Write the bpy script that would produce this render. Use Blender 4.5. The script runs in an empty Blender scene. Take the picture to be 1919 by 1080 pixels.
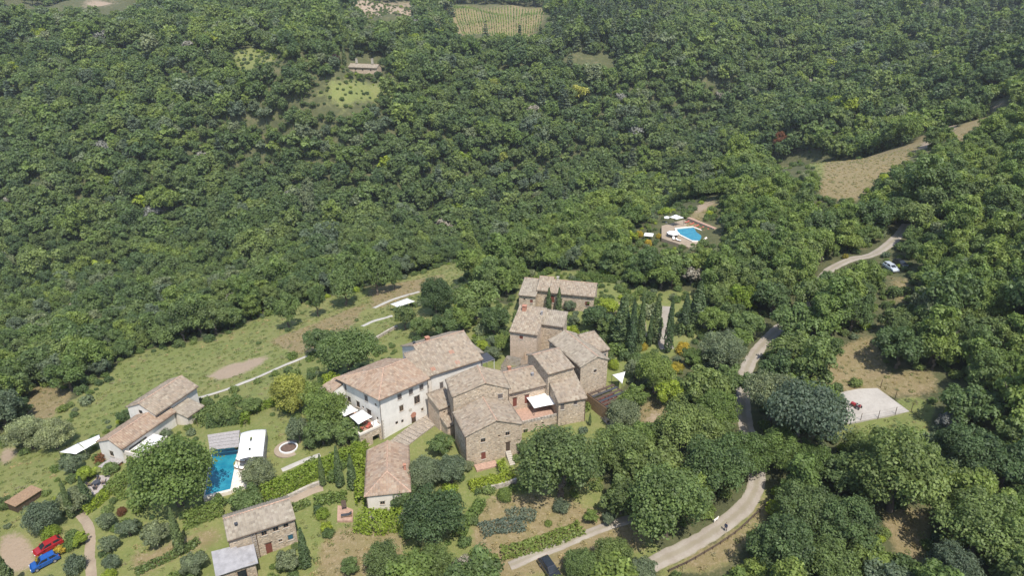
import bpy, bmesh, math, random
import numpy as np
from mathutils import Vector, Matrix

R = math.radians
rng = np.random.default_rng(7)
random.seed(7)
scene = bpy.context.scene
COL = scene.collection

# ---------------------------------------------------------------- camera, sky, sun, exposure
CAM_H, PITCH, LENS = 80.0, R(24.0), 24.0
cam = bpy.data.cameras.new('camera'); cam.lens = LENS; cam.sensor_width = 36.0
cam.clip_start = 1.0; cam.clip_end = 6000.0
cam_o = bpy.data.objects.new('camera', cam); COL.objects.link(cam_o)
cam_o.location = (0, 0, CAM_H); cam_o.rotation_euler = (R(90) - PITCH, 0, 0)
scene.camera = cam_o

SUN_EL, SUN_AZ = R(60.0), math.atan2(0.34, -0.94)      # azimuth clockwise from +Y
world = bpy.data.worlds.new('World'); scene.world = world; world.use_nodes = True
wn = world.node_tree.nodes; wl = world.node_tree.links
sky = wn.new('ShaderNodeTexSky'); sky.sky_type = 'NISHITA'; sky.sun_disc = False
sky.sun_elevation = SUN_EL; sky.sun_rotation = SUN_AZ
bg = wn['Background']; bg.inputs['Strength'].default_value = 0.15
wl.new(sky.outputs[0], bg.inputs['Color'])
sun = bpy.data.lights.new('sun', 'SUN'); sun.energy = 4.1; sun.angle = R(0.5); sun.color = (1.0, 0.95, 0.87)
sun_o = bpy.data.objects.new('sun', sun); COL.objects.link(sun_o)
sd = Vector((math.sin(SUN_AZ) * math.cos(SUN_EL), math.cos(SUN_AZ) * math.cos(SUN_EL), math.sin(SUN_EL)))
sun_o.rotation_euler = sd.to_track_quat('Z', 'Y').to_euler(); sun_o.location = (60, -60, 200)
scene.view_settings.view_transform = 'Standard'; scene.view_settings.look = 'None'
scene.view_settings.gamma = 1.0; scene.view_settings.exposure = 0.6
scene.view_settings.use_curve_mapping = False
scene.cycles.max_bounces = 5; scene.cycles.diffuse_bounces = 3; scene.cycles.transmission_bounces = 3
scene.cycles.transparent_max_bounces = 4; scene.cycles.volume_bounces = 0
scene.cycles.caustics_reflective = False; scene.cycles.caustics_refractive = False
scene.cycles.use_denoising = True

# ---------------------------------------------------------------- survey: photograph pixel -> place
F = 1919 * LENS / 36; CX, CY = 959.5, 540.0
cp, sp = math.cos(PITCH), math.sin(PITCH)
def U(px, py, z):                                        # point at height z seen at a pixel
    u = (px - CX) / F; v = (py - CY) / F
    t = (CAM_H - z) / (sp + v * cp)
    return np.array([t * u, t * (cp - v * sp)])
def proj(x, y, z):
    dz = z - CAM_H; zc = y * cp - dz * sp
    return CX + F * x / zc, CY - F * (y * sp + dz * cp) / zc, zc

CTRL = [(-200,1100,-8),(100,1050,-5),(40,900,-7),(330,1040,-4),(600,1060,-3.5),(713,823,0),(875,878,.5),(1000,900,.5),
 (930,1000,-1.5),(1024,1065,-2),(1200,1040,-1),(1358,1000,0),(1420,900,1.5),(1400,740,4),(1460,640,6),(1560,520,9.5),
 (1660,510,12),(1640,765,4),(1800,1040,2),(2000,1000,3),(1900,800,8),(1900,600,15),(1750,620,10),(980,690,2),(1100,680,3),
 (1180,770,1.5),(1000,600,4),(1040,575,5),(1240,620,4.5),(1295,440,6),(1250,540,5),(870,670,.5),(1300,780,3),(415,890,-2),
 (270,830,-4),(560,800,-1),(470,740,-4),(200,760,-9),(120,830,-9),(0,860,-10),(360,750,-5.5),(400,690,-9),(560,680,-4.5),
 (250,665,-13),(480,610,-13),(620,590,-9),(720,600,-5),(830,540,-7),(640,530,-13),(880,490,-9),(800,500,-12),
 (0,680,-32),(150,590,-38),(300,560,-38),(450,530,-34),(600,490,-34),(750,455,-30),(0,550,-40),(150,500,-38),(300,450,-33),
 (500,430,-30),(700,400,-32),(850,400,-30),(900,350,-26),(1000,330,-24),(1100,300,-18),(300,350,-15),(0,400,-22),(0,250,2),
 (300,250,5),(500,300,-10),(0,100,38),(300,100,38),(500,180,22),(660,190,20),(680,132,31),(930,35,50.6),(960,65,42),
 (930,10,58),(100,5,62),(1200,200,8),(1300,120,30),(1500,80,38),(1500,200,4),(1600,200,22),(1750,150,30),(1700,60,45),
 (1900,100,42),(1900,20,60),(1600,330,18),(1700,280,20),(1750,240,23),(1850,200,26),(1480,310,14),(1350,380,8),(1200,400,2),
 (1100,420,-2),(1000,450,-5),(950,480,-6),(1250,250,-10)]
pts = [(*U(px, py, z), z) for px, py, z in CTRL]
pts += [(-800,900,110),(-300,950,105),(200,1000,100),(600,950,112),(1000,900,120),(0,1400,190),(-1000,1400,200),(1000,1400,200),
        (-700,500,50),(-620,300,5),(700,500,75),(500,300,50),(300,120,28),(-300,60,-10),(20,300,-36),(75,322,-26),(135,338,-15),(-25,288,-40),(200,345,-4),(-350,150,-35),(0,30,-4),(150,30,3),(-150,30,-7)]
pts = np.array(pts, float)
PX = pts[:, :2] / 100.0
def _k(d2): return np.where(d2 > 1e-12, d2 * np.log(d2 + 1e-12) * 0.5, 0.0)
n = len(PX)
D2 = ((PX[:, None] - PX[None]) ** 2).sum(-1)
A = np.zeros((n + 3, n + 3)); A[:n, :n] = _k(D2) + np.eye(n) * 0.02
A[:n, n] = 1; A[:n, n+1:] = PX; A[n, :n] = 1; A[n+1:, :n] = PX.T
sol = np.linalg.solve(A, np.concatenate([pts[:, 2], [0, 0, 0]]))
def _tps(x, y):
    q = np.stack([np.ravel(x), np.ravel(y)], 1) / 100.0
    out = np.empty(len(q))
    for i in range(0, len(q), 20000):
        b = q[i:i+20000]
        d2 = ((b[:, None] - PX[None]) ** 2).sum(-1)
        out[i:i+20000] = _k(d2) @ sol[:-3] + sol[-3] + b @ sol[-2:]
    return out.reshape(np.shape(x))
_ph = np.random.default_rng(3).uniform(0, 6.28, (12, 2)); _dir = np.random.default_rng(4).uniform(0, 6.28, 12)
def wob(x, y, wl, k0=0, m=4):                            # smooth wobble of about unit size
    r = 0
    for i in range(m):
        a = _dir[(k0 + i) % 12]; w = wl * (0.75 + 0.2 * i)
        r = r + np.sin((x * math.cos(a) + y * math.sin(a)) * 6.283 / w + _ph[(k0 + i) % 12, 0]) * \
            np.sin((-x * math.sin(a) + y * math.cos(a)) * 6.283 / (w * 1.3) + _ph[(k0 + i) % 12, 1])
    return r / m * 1.6
PAD = U(682, 138, 28.0)                                  # levelled shelf the far farmhouse stands on
def H(x, y):
    x = np.asarray(x, float); y = np.asarray(y, float)
    far = np.clip((y - 230) / 200, 0, 1)
    h = _tps(x, y) + far * (7.5 * wob(x, y, 120, 0) + 2.0 * wob(x, y, 45, 5)) + 0.12 * wob(x, y, 9, 2)
    w = np.exp(-(np.hypot(x - PAD[0], y - PAD[1]) / 27.0) ** 4)
    return h * (1 - w) + 28.0 * w
_T = 40 * (1400 / 40) ** np.linspace(0, 1, 500)
def G(px, py, dz=0.0):                                   # where a pixel's ray meets the ground raised by dz
    u = (px - CX) / F; v = (py - CY) / F
    d = np.array([u, cp - v * sp, -(sp + v * cp)])
    zz = CAM_H + d[2] * _T; g = zz - (H(d[0] * _T, d[1] * _T) + dz)
    i = np.argmax(g < 0) if (g < 0).any() else len(_T) - 1
    i = max(i, 1); a = g[i-1] / (g[i-1] - g[i] + 1e-9)
    t = _T[i-1] + a * (_T[i] - _T[i-1])
    return np.array([d[0] * t, d[1] * t])
def G3(px, py, dz=0.0):
    p = G(px, py, dz); return np.array([p[0], p[1], float(H(p[0], p[1]))])
def inpoly(x, y, poly):
    x = np.asarray(x, float); y = np.asarray(y, float); r = np.zeros(x.shape, bool); j = len(poly) - 1
    for i in range(len(poly)):
        xi, yi = poly[i][0], poly[i][1]; xj, yj = poly[j][0], poly[j][1]
        c = ((yi > y) != (yj > y)) & (x < (xj - xi) * (y - yi) / (yj - yi + 1e-12) + xi)
        r ^= c; j = i
    return r
def WP(poly): return [tuple(G(a, b)) for a, b in poly]

# ---------------------------------------------------------------- materials
def nodes(name):
    m = bpy.data.materials.new(name); m.use_nodes = True
    nt = m.node_tree; return m, nt, nt.nodes['Principled BSDF']
def ramp(nt, fac, stops):
    r = nt.nodes.new('ShaderNodeValToRGB'); e = r.color_ramp.elements
    while len(e) < len(stops): e.new(0.5)
    for i, (p, c) in enumerate(stops): e[i].position = p; e[i].color = (*c, 1)
    nt.links.new(fac, r.inputs[0]); return r.outputs[0]
def noise(nt, vec, scale, detail=4, rough=0.6):
    t = nt.nodes.new('ShaderNodeTexNoise'); t.inputs['Scale'].default_value = scale
    t.inputs['Detail'].default_value = detail; t.inputs['Roughness'].default_value = rough
    if vec is not None: nt.links.new(vec, t.inputs['Vector'])
    return t.outputs[0]
def mix(nt, fac, a, b, mode='MIX'):
    m = nt.nodes.new('ShaderNodeMix'); m.data_type = 'RGBA'; m.blend_type = mode
    for sock, v in ((m.inputs[0], fac), (m.inputs[6], a), (m.inputs[7], b)):
        if isinstance(v, (int, float)): sock.default_value = v
        elif isinstance(v, tuple): sock.default_value = (*v, 1)
        else: nt.links.new(v, sock)
    return m.outputs[2]
def math_(nt, op, a, b=0.0):
    m = nt.nodes.new('ShaderNodeMath'); m.operation = op
    for sock, v in ((m.inputs[0], a), (m.inputs[1], b)):
        if isinstance(v, (int, float)): sock.default_value = v
        else: nt.links.new(v, sock)
    return m.outputs[0]
def bump(nt, bs, h, st=0.5, dist=0.05):
    b = nt.nodes.new('ShaderNodeBump'); b.inputs['Strength'].default_value = st; b.inputs['Distance'].default_value = dist
    nt.links.new(h, b.inputs['Height']); nt.links.new(b.outputs[0], bs.inputs['Normal'])
def geo_pos(nt): return nt.nodes.new('ShaderNodeNewGeometry').outputs['Position']
def obj_co(nt): return nt.nodes.new('ShaderNodeTexCoord').outputs['Object']
def plain(name, c, rough=0.7, var=0.18, scale=3.0, metal=0.0):
    m, nt, b = nodes(name); v = noise(nt, obj_co(nt), scale, 5)
    d = tuple(x * (1 - var) for x in c); l = tuple(min(1, x * (1 + var)) for x in c)
    nt.links.new(ramp(nt, v, [(0.3, d), (0.7, l)]), b.inputs['Base Color'])
    b.inputs['Roughness'].default_value = rough; b.inputs['Metallic'].default_value = metal
    return m
def leaf_mat(name, c, spread=0.35, transl=0.42):
    m, nt, b = nodes(name); out = nt.nodes['Material Output']
    at = nt.nodes.new('ShaderNodeAttribute'); at.attribute_name = 'leaf'
    oi = nt.nodes.new('ShaderNodeObjectInfo')
    lo = tuple(x * (1 - spread) for x in c); hi = (c[0] * (1 + spread * 1.1), c[1] * (1 + spread), c[2] * (1 + spread * 0.8))
    base = ramp(nt, at.outputs['Fac'], [(0.0, lo), (0.55, c), (1.0, hi)])
    tint = ramp(nt, oi.outputs['Random'], [(0.0, (0.70, 0.78, 0.84)), (0.35, (0.92, 0.97, 0.96)), (0.7, (1.06, 1.05, 1.0)), (1.0, (1.24, 1.17, 1.08))])
    colr = mix(nt, 1.0, base, tint, 'MULTIPLY')
    nt.links.new(colr, b.inputs['Base Color']); b.inputs['Roughness'].default_value = 0.55
    b.inputs['Specular IOR Level'].default_value = 0.35
    tr = nt.nodes.new('ShaderNodeBsdfTranslucent'); nt.links.new(mix(nt, 1.0, colr, (1.25, 1.3, 0.7), 'MULTIPLY'), tr.inputs[0])
    ms = nt.nodes.new('ShaderNodeMixShader'); ms.inputs[0].default_value = transl
    nt.links.new(b.outputs[0], ms.inputs[1]); nt.links.new(tr.outputs[0], ms.inputs[2])
    nt.links.new(ms.outputs[0], out.inputs[0]); return m

LEAF = {
 'dark':   leaf_mat('leaf dark green', (0.114, 0.160, 0.058)),
 'mid':    leaf_mat('leaf mid green', (0.145, 0.196, 0.064)),
 'fresh':  leaf_mat('leaf fresh green', (0.165, 0.222, 0.058)),
 'grey':   leaf_mat('leaf grey green', (0.166, 0.200, 0.114)),
 'pine':   leaf_mat('leaf blue green', (0.128, 0.162, 0.104)),
 'cypress':leaf_mat('leaf cypress green', (0.088, 0.124, 0.046), 0.4, 0.15),
 'lime':   leaf_mat('leaf lime green', (0.250, 0.315, 0.042)),
 'yellow': leaf_mat('yellow blossom', (0.42, 0.33, 0.045), 0.45),
 'gold':   leaf_mat('golden willow leaf', (0.300, 0.310, 0.070)),
 'silver': leaf_mat('lavender silver', (0.175, 0.205, 0.150), 0.25),
 'cream':  leaf_mat('cream blossom', (0.270, 0.300, 0.160), 0.5),
 'purple': leaf_mat('purple leaf', (0.06, 0.028, 0.035)),
 'rust':   leaf_mat('rust leaf', (0.20, 0.085, 0.04)),
 'twig':   leaf_mat('bare twig', (0.200, 0.185, 0.150), 0.3, 0.0),
}
BARK = plain('bark', (0.12, 0.095, 0.07), 0.9, 0.3, 8)
M = {}
def stone_mat(name, tones, scale=2.6):
    m, nt, b = nodes(name); co = obj_co(nt)
    mp = nt.nodes.new('ShaderNodeMapping'); mp.inputs['Scale'].default_value = (1, 1, 1.7); nt.links.new(co, mp.inputs[0])
    v = nt.nodes.new('ShaderNodeTexVoronoi'); v.inputs['Scale'].default_value = scale; nt.links.new(mp.outputs[0], v.inputs['Vector'])
    bw = nt.nodes.new('ShaderNodeSeparateColor'); nt.links.new(v.outputs['Color'], bw.inputs[0])
    e = nt.nodes.new('ShaderNodeTexVoronoi'); e.feature = 'DISTANCE_TO_EDGE'; e.inputs['Scale'].default_value = scale
    nt.links.new(mp.outputs[0], e.inputs['Vector'])
    c1 = ramp(nt, bw.outputs[0], [(i / (len(tones) - 1), t) for i, t in enumerate(tones)])
    st = noise(nt, co, 0.35, 5, 0.7)
    c2 = mix(nt, math_(nt, 'MULTIPLY', ramp(nt, st, [(0.4, (0, 0, 0)), (0.65, (1, 1, 1))]), 0.3), c1, (0.26, 0.215, 0.165))
    mort = ramp(nt, e.outputs[0], [(0.02, (1, 1, 1)), (0.09, (0, 0, 0))])
    c3 = mix(nt, mort, c2, (0.40, 0.335, 0.25))
    nt.links.new(c3, b.inputs['Base Color']); b.inputs['Roughness'].default_value = 0.9
    bump(nt, b, ramp(nt, e.outputs[0], [(0.0, (0, 0, 0)), (0.14, (1, 1, 1))]), 0.9, 0.05)
    return m
M['stone'] = stone_mat('rubble stone wall', [(0.224,0.171,0.122),(0.448,0.344,0.239),(0.573,0.450,0.315),(0.349,0.279,0.210),(0.647,0.534,0.395)])
M['stone_pink'] = stone_mat('pale rubble stone', [(0.424,0.321,0.233),(0.548,0.414,0.303),(0.622,0.485,0.361),(0.473,0.368,0.280)])
M['drystone'] = stone_mat('grey dry stone', [(0.20,0.18,0.155),(0.36,0.33,0.29),(0.46,0.42,0.37),(0.28,0.26,0.22)], 2.0)
def plaster_mat(name, c):
    m, nt, b = nodes(name); co = obj_co(nt)
    a = noise(nt, co, 0.6, 6, 0.7); g = noise(nt, co, 9, 4)
    mp = nt.nodes.new('ShaderNodeMapping'); mp.inputs['Scale'].default_value = (1.6, 1.6, 0.16); nt.links.new(co, mp.inputs[0])
    s = noise(nt, mp.outputs[0], 1.2, 5, 0.7)
    c1 = ramp(nt, a, [(0.3, tuple(x * 0.82 for x in c)), (0.6, c)])
    c2 = mix(nt, math_(nt, 'MULTIPLY', ramp(nt, s, [(0.52, (0, 0, 0)), (0.75, (1, 1, 1))]), 0.3), c1, (0.40, 0.36, 0.31))
    nt.links.new(c2, b.inputs['Base Color']); b.inputs['Roughness'].default_value = 0.9; bump(nt, b, g, 0.3, 0.02); return m
M['plaster'] = plaster_mat('white plaster', (0.64, 0.605, 0.545))
M['plaster_warm'] = plaster_mat('cream plaster', (0.60, 0.54, 0.46))
def tile_mat(name, tones):
    m, nt, b = nodes(name)
    uv = nt.nodes.new('ShaderNodeTexCoord').outputs['UV']
    mp = nt.nodes.new('ShaderNodeMapping'); mp.inputs['Scale'].default_value = (1 / 0.44, 1 / 0.5, 1); nt.links.new(uv, mp.inputs[0])
    sn = nt.nodes.new('ShaderNodeVectorMath'); sn.operation = 'FLOOR'; nt.links.new(mp.outputs[0], sn.inputs[0])
    oi = nt.nodes.new('ShaderNodeObjectInfo')
    w = nt.nodes.new('ShaderNodeTexWhiteNoise'); w.noise_dimensions = '4D'
    nt.links.new(sn.outputs[0], w.inputs['Vector']); nt.links.new(oi.outputs['Random'], w.inputs['W'])
    c1 = ramp(nt, w.outputs['Value'], [(i / (len(tones) - 1), t) for i, t in enumerate(tones)])
    co = obj_co(nt); a = noise(nt, co, 0.55, 6, 0.72); a2 = noise(nt, co, 3.5, 4, 0.7)
    c2 = mix(nt, math_(nt, 'MULTIPLY', ramp(nt, a, [(0.45, (0, 0, 0)), (0.68, (1, 1, 1))]), 0.55), c1, (0.25, 0.21, 0.17))
    c3 = mix(nt, math_(nt, 'MULTIPLY', ramp(nt, a2, [(0.55, (0, 0, 0)), (0.75, (1, 1, 1))]), 0.5), c2, (0.17, 0.14, 0.115))
    nt.links.new(c3, b.inputs['Base Color']); b.inputs['Roughness'].default_value = 0.85
    sx = nt.nodes.new('ShaderNodeSeparateXYZ'); nt.links.new(mp.outputs[0], sx.inputs[0])
    bump(nt, b, math_(nt, 'FRACT', sx.outputs[1]), 0.5, 0.04); return m
M['tile'] = tile_mat('weathered roof tile', [(0.158,0.124,0.088),(0.234,0.183,0.130),(0.286,0.228,0.165),(0.206,0.156,0.109),(0.321,0.270,0.200),(0.186,0.151,0.111)])
M['tile_red'] = tile_mat('red roof tile', [(0.185,0.126,0.084),(0.259,0.176,0.117),(0.305,0.221,0.153),(0.227,0.148,0.099),(0.330,0.258,0.184)])
M['tile_grey'] = tile_mat('lichen roof tile', [(0.173,0.144,0.107),(0.237,0.199,0.149),(0.285,0.243,0.184),(0.199,0.165,0.122),(0.320,0.282,0.217)])
M['ridge'] = plain('ridge tile', (0.38, 0.25, 0.18), 0.85, 0.35, 4)
M['brick'] = plain('red brick', (0.36, 0.17, 0.11), 0.9, 0.3, 6)
M['glass'] = plain('window glass', (0.02, 0.025, 0.03), 0.08, 0.2)
M['glass_blue'] = plain('blue glazing', (0.03, 0.10, 0.14), 0.1, 0.3, 1.5)
M['wood_dark'] = plain('dark timber', (0.075, 0.05, 0.035), 0.7, 0.3, 5)
M['wood_red'] = plain('red brown timber', (0.16, 0.05, 0.035), 0.65, 0.25, 5)
M['wood'] = plain('weathered timber', (0.24, 0.155, 0.09), 0.8, 0.3, 4)
M['wood_grey'] = plain('grey timber', (0.29, 0.265, 0.25), 0.8, 0.25, 4)
M['shutter'] = plain('grey brown shutter', (0.13, 0.11, 0.10), 0.7, 0.25, 5)
M['stone_trim'] = plain('dressed stone', (0.40, 0.36, 0.30), 0.85, 0.2, 5)
M['gutter'] = plain('copper gutter', (0.09, 0.06, 0.045), 0.5, 0.2)
M['canvas'] = plain('white canvas', (0.72, 0.71, 0.69), 0.8, 0.1, 1.2)
M['metal_grey'] = plain('grey sheet metal', (0.27, 0.26, 0.26), 0.55, 0.22, 1.2)
M['metal_dark'] = plain('dark metal', (0.05, 0.05, 0.055), 0.4, 0.2)
M['iron'] = plain('rusty iron', (0.10, 0.075, 0.06), 0.7, 0.3)
def slab_mat():
    m, nt, b = nodes('pale concrete slab'); p = geo_pos(nt); a = noise(nt, p, 0.22, 6, .75); f = noise(nt, p, 1.6, 6, .75)
    c = ramp(nt, a, [(.3, (.29, .265, .235)), (.5, (.37, .34, .30)), (.7, (.42, .39, .35))])
    c = mix(nt, math_(nt, 'MULTIPLY', ramp(nt, f, [(.5, (0, 0, 0)), (.72, (1, 1, 1))]), .5), c, (.22, .20, .175))
    nt.links.new(c, b.inputs['Base Color']); b.inputs['Roughness'].default_value = .9; bump(nt, b, f, .4, .03); return m
M['slab'] = slab_mat()
M['terracotta'] = plain('terracotta paving', (0.35, 0.225, 0.165), 0.85, 0.25, 2.5)
M['paving'] = plain('grey paving', (0.33, 0.29, 0.27), 0.85, 0.2, 2)
M['coping'] = plain('travertine coping', (0.62, 0.56, 0.48), 0.8, 0.15, 2)
M['cloth_red'] = plain('red cushion', (0.42, 0.10, 0.07), 0.85, 0.2)
M['cloth_white'] = plain('white cushion', (0.75, 0.72, 0.68), 0.85, 0.1)
M['white_paint'] = plain('white paint', (0.62, 0.61, 0.59), 0.5, 0.06)
M['black'] = plain('black rubber', (0.02, 0.02, 0.022), 0.7, 0.2)
M['soil'] = plain('dark soil', (0.11, 0.07, 0.05), 0.95, 0.3, 3)
def paint(name, c):
    m, nt, b = nodes(name); nt.links.new(ramp(nt, noise(nt, obj_co(nt), 6, 3), [(0.3, tuple(x * .9 for x in c)), (.7, c)]), b.inputs['Base Color'])
    b.inputs['Roughness'].default_value = 0.3; b.inputs['Metallic'].default_value = 0.15; b.inputs['Coat Weight'].default_value = 0.7; return m
def water_mat():
    m, nt, b = nodes('pool water'); p = geo_pos(nt)
    n1 = noise(nt, p, 0.6, 4); n2 = noise(nt, p, 3.0, 3)
    nt.links.new(ramp(nt, n1, [(0.35, (0.012, 0.150, 0.225)), (0.65, (0.026, 0.225, 0.295))]), b.inputs['Base Color'])
    b.inputs['Roughness'].default_value = 0.06; bump(nt, b, n2, 0.12, 0.05); return m
M['water'] = water_mat()
def gravel_mat(name, a, c, d, tracks=False):
    m, nt, b = nodes(name); p = geo_pos(nt)
    n1 = noise(nt, p, 0.35, 6, 0.7); n2 = noise(nt, p, 4.0, 5, 0.7)
    c1 = ramp(nt, n1, [(0.3, a), (0.5, c), (0.72, d)])
    cc = mix(nt, math_(nt, 'MULTIPLY', n2, 0.45), c1, (0.19, 0.165, 0.13))
    if tracks:                                           # worn wheel lines, rough middle and grassy broken verges
        uv = nt.nodes.new('ShaderNodeTexCoord').outputs['UV']; sx = nt.nodes.new('ShaderNodeSeparateXYZ'); nt.links.new(uv, sx.inputs[0])
        u = math_(nt, 'ABSOLUTE', math_(nt, 'SUBTRACT', sx.outputs[1], .5)); wv = math_(nt, 'ADD', u, math_(nt, 'MULTIPLY', math_(nt, 'SUBTRACT', noise(nt, p, .8, 5, .75), .5), .28))
        mid = ramp(nt, wv, [(0.0, (1, 1, 1)), (.10, (.8, .8, .8)), (.17, (0, 0, 0))]); edge = ramp(nt, wv, [(.37, (0, 0, 0)), (.47, (1, 1, 1))])
        cc = mix(nt, math_(nt, 'MULTIPLY', mid, .55), cc, (.20, .175, .11)); cc = mix(nt, math_(nt, 'MULTIPLY', edge, .85), cc, (.15, .14, .065))
    nt.links.new(cc, b.inputs['Base Color'])
    b.inputs['Roughness'].default_value = 0.95; bump(nt, b, n2, 0.6, 0.05); return m
M['gravel'] = gravel_mat('pale gravel', (0.24,0.20,0.16), (0.30,0.262,0.22), (0.36,0.325,0.28))
M['road'] = gravel_mat('gravel road surface', (0.25,0.21,0.17), (0.31,0.27,0.225), (0.37,0.335,0.29), True)
M['gravel_white'] = gravel_mat('white gravel', (0.36,0.34,0.30), (0.43,0.41,0.37), (0.50,0.48,0.44))
M['dirt'] = gravel_mat('tan earth', (0.23,0.175,0.12), (0.30,0.232,0.165), (0.35,0.28,0.20))
M['cobble'] = stone_mat('cobbled steps', [(0.17,0.145,0.12),(0.25,0.215,0.18),(0.30,0.26,0.22),(0.21,0.18,0.15)], 2.4)
def ground_mat():
    m, nt, b = nodes('ground cover'); p = geo_pos(nt)
    at = nt.nodes.new('ShaderNodeAttribute'); at.attribute_name = 'zone'
    sc = nt.nodes.new('ShaderNodeSeparateColor'); nt.links.new(at.outputs['Color'], sc.inputs[0])
    big = noise(nt, p, 0.06, 5, 0.65); med = noise(nt, p, 0.3, 6, 0.7); fine = noise(nt, p, 1.6, 5, 0.75)
    forest = ramp(nt, med, [(0.3, (0.055,0.06,0.028)), (0.55, (0.085,0.09,0.04)), (0.75, (0.15,0.125,0.07))])
    def soft(ch, w=0.9):
        s = math_(nt, 'ADD', ch, math_(nt, 'MULTIPLY', math_(nt, 'SUBTRACT', med, 0.5), w))
        s = math_(nt, 'ADD', s, math_(nt, 'MULTIPLY', math_(nt, 'SUBTRACT', fine, 0.5), w * 0.8))
        return ramp(nt, s, [(0.34, (0, 0, 0)), (0.66, (1, 1, 1))])
    gr = mix(nt, ramp(nt, big, [(0.4, (0, 0, 0)), (0.62, (1, 1, 1))]), (0.150,0.172,0.052), (0.205,0.196,0.076))
    gr = mix(nt, ramp(nt, med, [(0.38, (0, 0, 0)), (0.68, (1, 1, 1))]), gr, (0.128,0.155,0.046))
    gr = mix(nt, ramp(nt, fine, [(0.5, (0, 0, 0)), (0.75, (1, 1, 1))]), gr, (0.225,0.212,0.092))
    dry = mix(nt, ramp(nt, med, [(0.35, (0, 0, 0)), (0.65, (1, 1, 1))]), (0.215,0.165,0.09), (0.175,0.148,0.066))
    dry = mix(nt, ramp(nt, fine, [(0.5, (0, 0, 0)), (0.7, (1, 1, 1))]), dry, (0.28,0.225,0.14))
    bare = mix(nt, fine, (0.26,0.195,0.135), (0.335,0.265,0.195))
    c = mix(nt, soft(sc.outputs[0]), forest, gr); c = mix(nt, soft(sc.outputs[1]), c, dry); c = mix(nt, soft(sc.outputs[2]), c, bare)
    nt.links.new(c, b.inputs['Base Color']); b.inputs['Roughness'].default_value = 0.95; b.inputs['Specular IOR Level'].default_value = 0.2
    bump(nt, b, math_(nt, 'ADD', fine, med), 0.8, 0.25); return m
M['ground'] = ground_mat()

# ---------------------------------------------------------------- object helpers
def tag(o, label=None, cat=None, group=None, kind=None):
    if label: o['label'] = label
    if cat: o['category'] = cat
    if group: o['group'] = group
    if kind: o['kind'] = kind
    return o
def link(name, me, mats, parent=None, loc=None):
    if not isinstance(mats, (list, tuple)): mats = [mats]
    if me.materials is not None and len(me.materials) == 0:
        for m in mats: me.materials.append(m)
    o = bpy.data.objects.new(name, me); COL.objects.link(o)
    if parent is not None: o.parent = parent
    if loc is not None: o.location = loc
    return o
def thing(name, label, cat, loc, rz=0.0, group=None):
    o = bpy.data.objects.new(name, None); COL.objects.link(o)
    o.empty_display_size = 0.5; o.location = loc; o.rotation_euler = (0, 0, rz)
    return tag(o, label, cat, group)
class MB:                                                # collects faces for one mesh
    def __init__(s): s.v = []; s.f = []; s.mi = []; s.uv = []
    def quad(s, *p, m=0):
        i = len(s.v); s.v += [tuple(map(float, q)) for q in p]; s.f.append(tuple(range(i, i + len(p)))); s.mi.append(m)
    def box(s, x0, x1, y0, y1, z0, z1, m=0, T=None):
        c = [(x0,y0,z0),(x1,y0,z0),(x1,y1,z0),(x0,y1,z0),(x0,y0,z1),(x1,y0,z1),(x1,y1,z1),(x0,y1,z1)]
        if T is not None: c = [tuple(T @ Vector(q)) for q in c]
        i = len(s.v); s.v += c
        for f in ((0,3,2,1),(4,5,6,7),(0,1,5,4),(1,2,6,5),(2,3,7,6),(3,0,4,7)):
            s.f.append(tuple(i + k for k in f)); s.mi.append(m)
    def tube(s, a, b, r0, r1=None, n=6, m=0, cap=True):
        r1 = r0 if r1 is None else r1
        a = Vector(a); b = Vector(b); d = (b - a)
        if d.length < 1e-6: return
        q = d.to_track_quat('Z', 'Y'); i = len(s.v)
        for p, r in ((a, r0), (b, r1)):
            for k in range(n):
                w = 6.28318 * k / n; s.v.append(tuple(p + q @ Vector((r * math.cos(w), r * math.sin(w), 0))))
        for k in range(n):
            s.f.append((i + k, i + (k + 1) % n, i + n + (k + 1) % n, i + n + k)); s.mi.append(m)
        if cap: s.f.append(tuple(i + n + k for k in range(n))); s.mi.append(m); s.f.append(tuple(i + n - 1 - k for k in range(n))); s.mi.append(m)
    def mesh(s, name, smooth=False):
        me = bpy.data.meshes.new(name); me.from_pydata(s.v, [], s.f)
        me.polygons.foreach_set('material_index', s.mi)
        if smooth: me.polygons.foreach_set('use_smooth', [True] * len(s.f))
        me.update(); return me
    def obj(s, name, mats, parent=None, loc=None, smooth=False):
        me = s.mesh(name, smooth)
        return link(name, me, mats, parent, loc)
def bevelled(o, w=0.02, seg=2):
    b = o.modifiers.new('edge', 'BEVEL'); b.width = w; b.segments = seg; b.limit_method = 'ANGLE'; return o
def np_mesh(name, V, Q, attr=None, smooth=False):
    me = bpy.data.meshes.new(name)
    me.vertices.add(len(V)); me.vertices.foreach_set('co', np.ascontiguousarray(V, np.float32).ravel())
    k = Q.shape[1]
    me.loops.add(Q.size); me.loops.foreach_set('vertex_index', np.ascontiguousarray(Q, np.int32).ravel())
    me.polygons.add(len(Q)); me.polygons.foreach_set('loop_start', np.arange(0, Q.size, k, dtype=np.int32))
    me.polygons.foreach_set('loop_total', np.full(len(Q), k, np.int32))
    if smooth: me.polygons.foreach_set('use_smooth', np.ones(len(Q), bool))
    me.update(calc_edges=True)
    if attr is not None:
        a = me.attributes.new('leaf', 'FLOAT', 'FACE'); a.data.foreach_set('value', np.ascontiguousarray(attr, np.float32))
    return me

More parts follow.
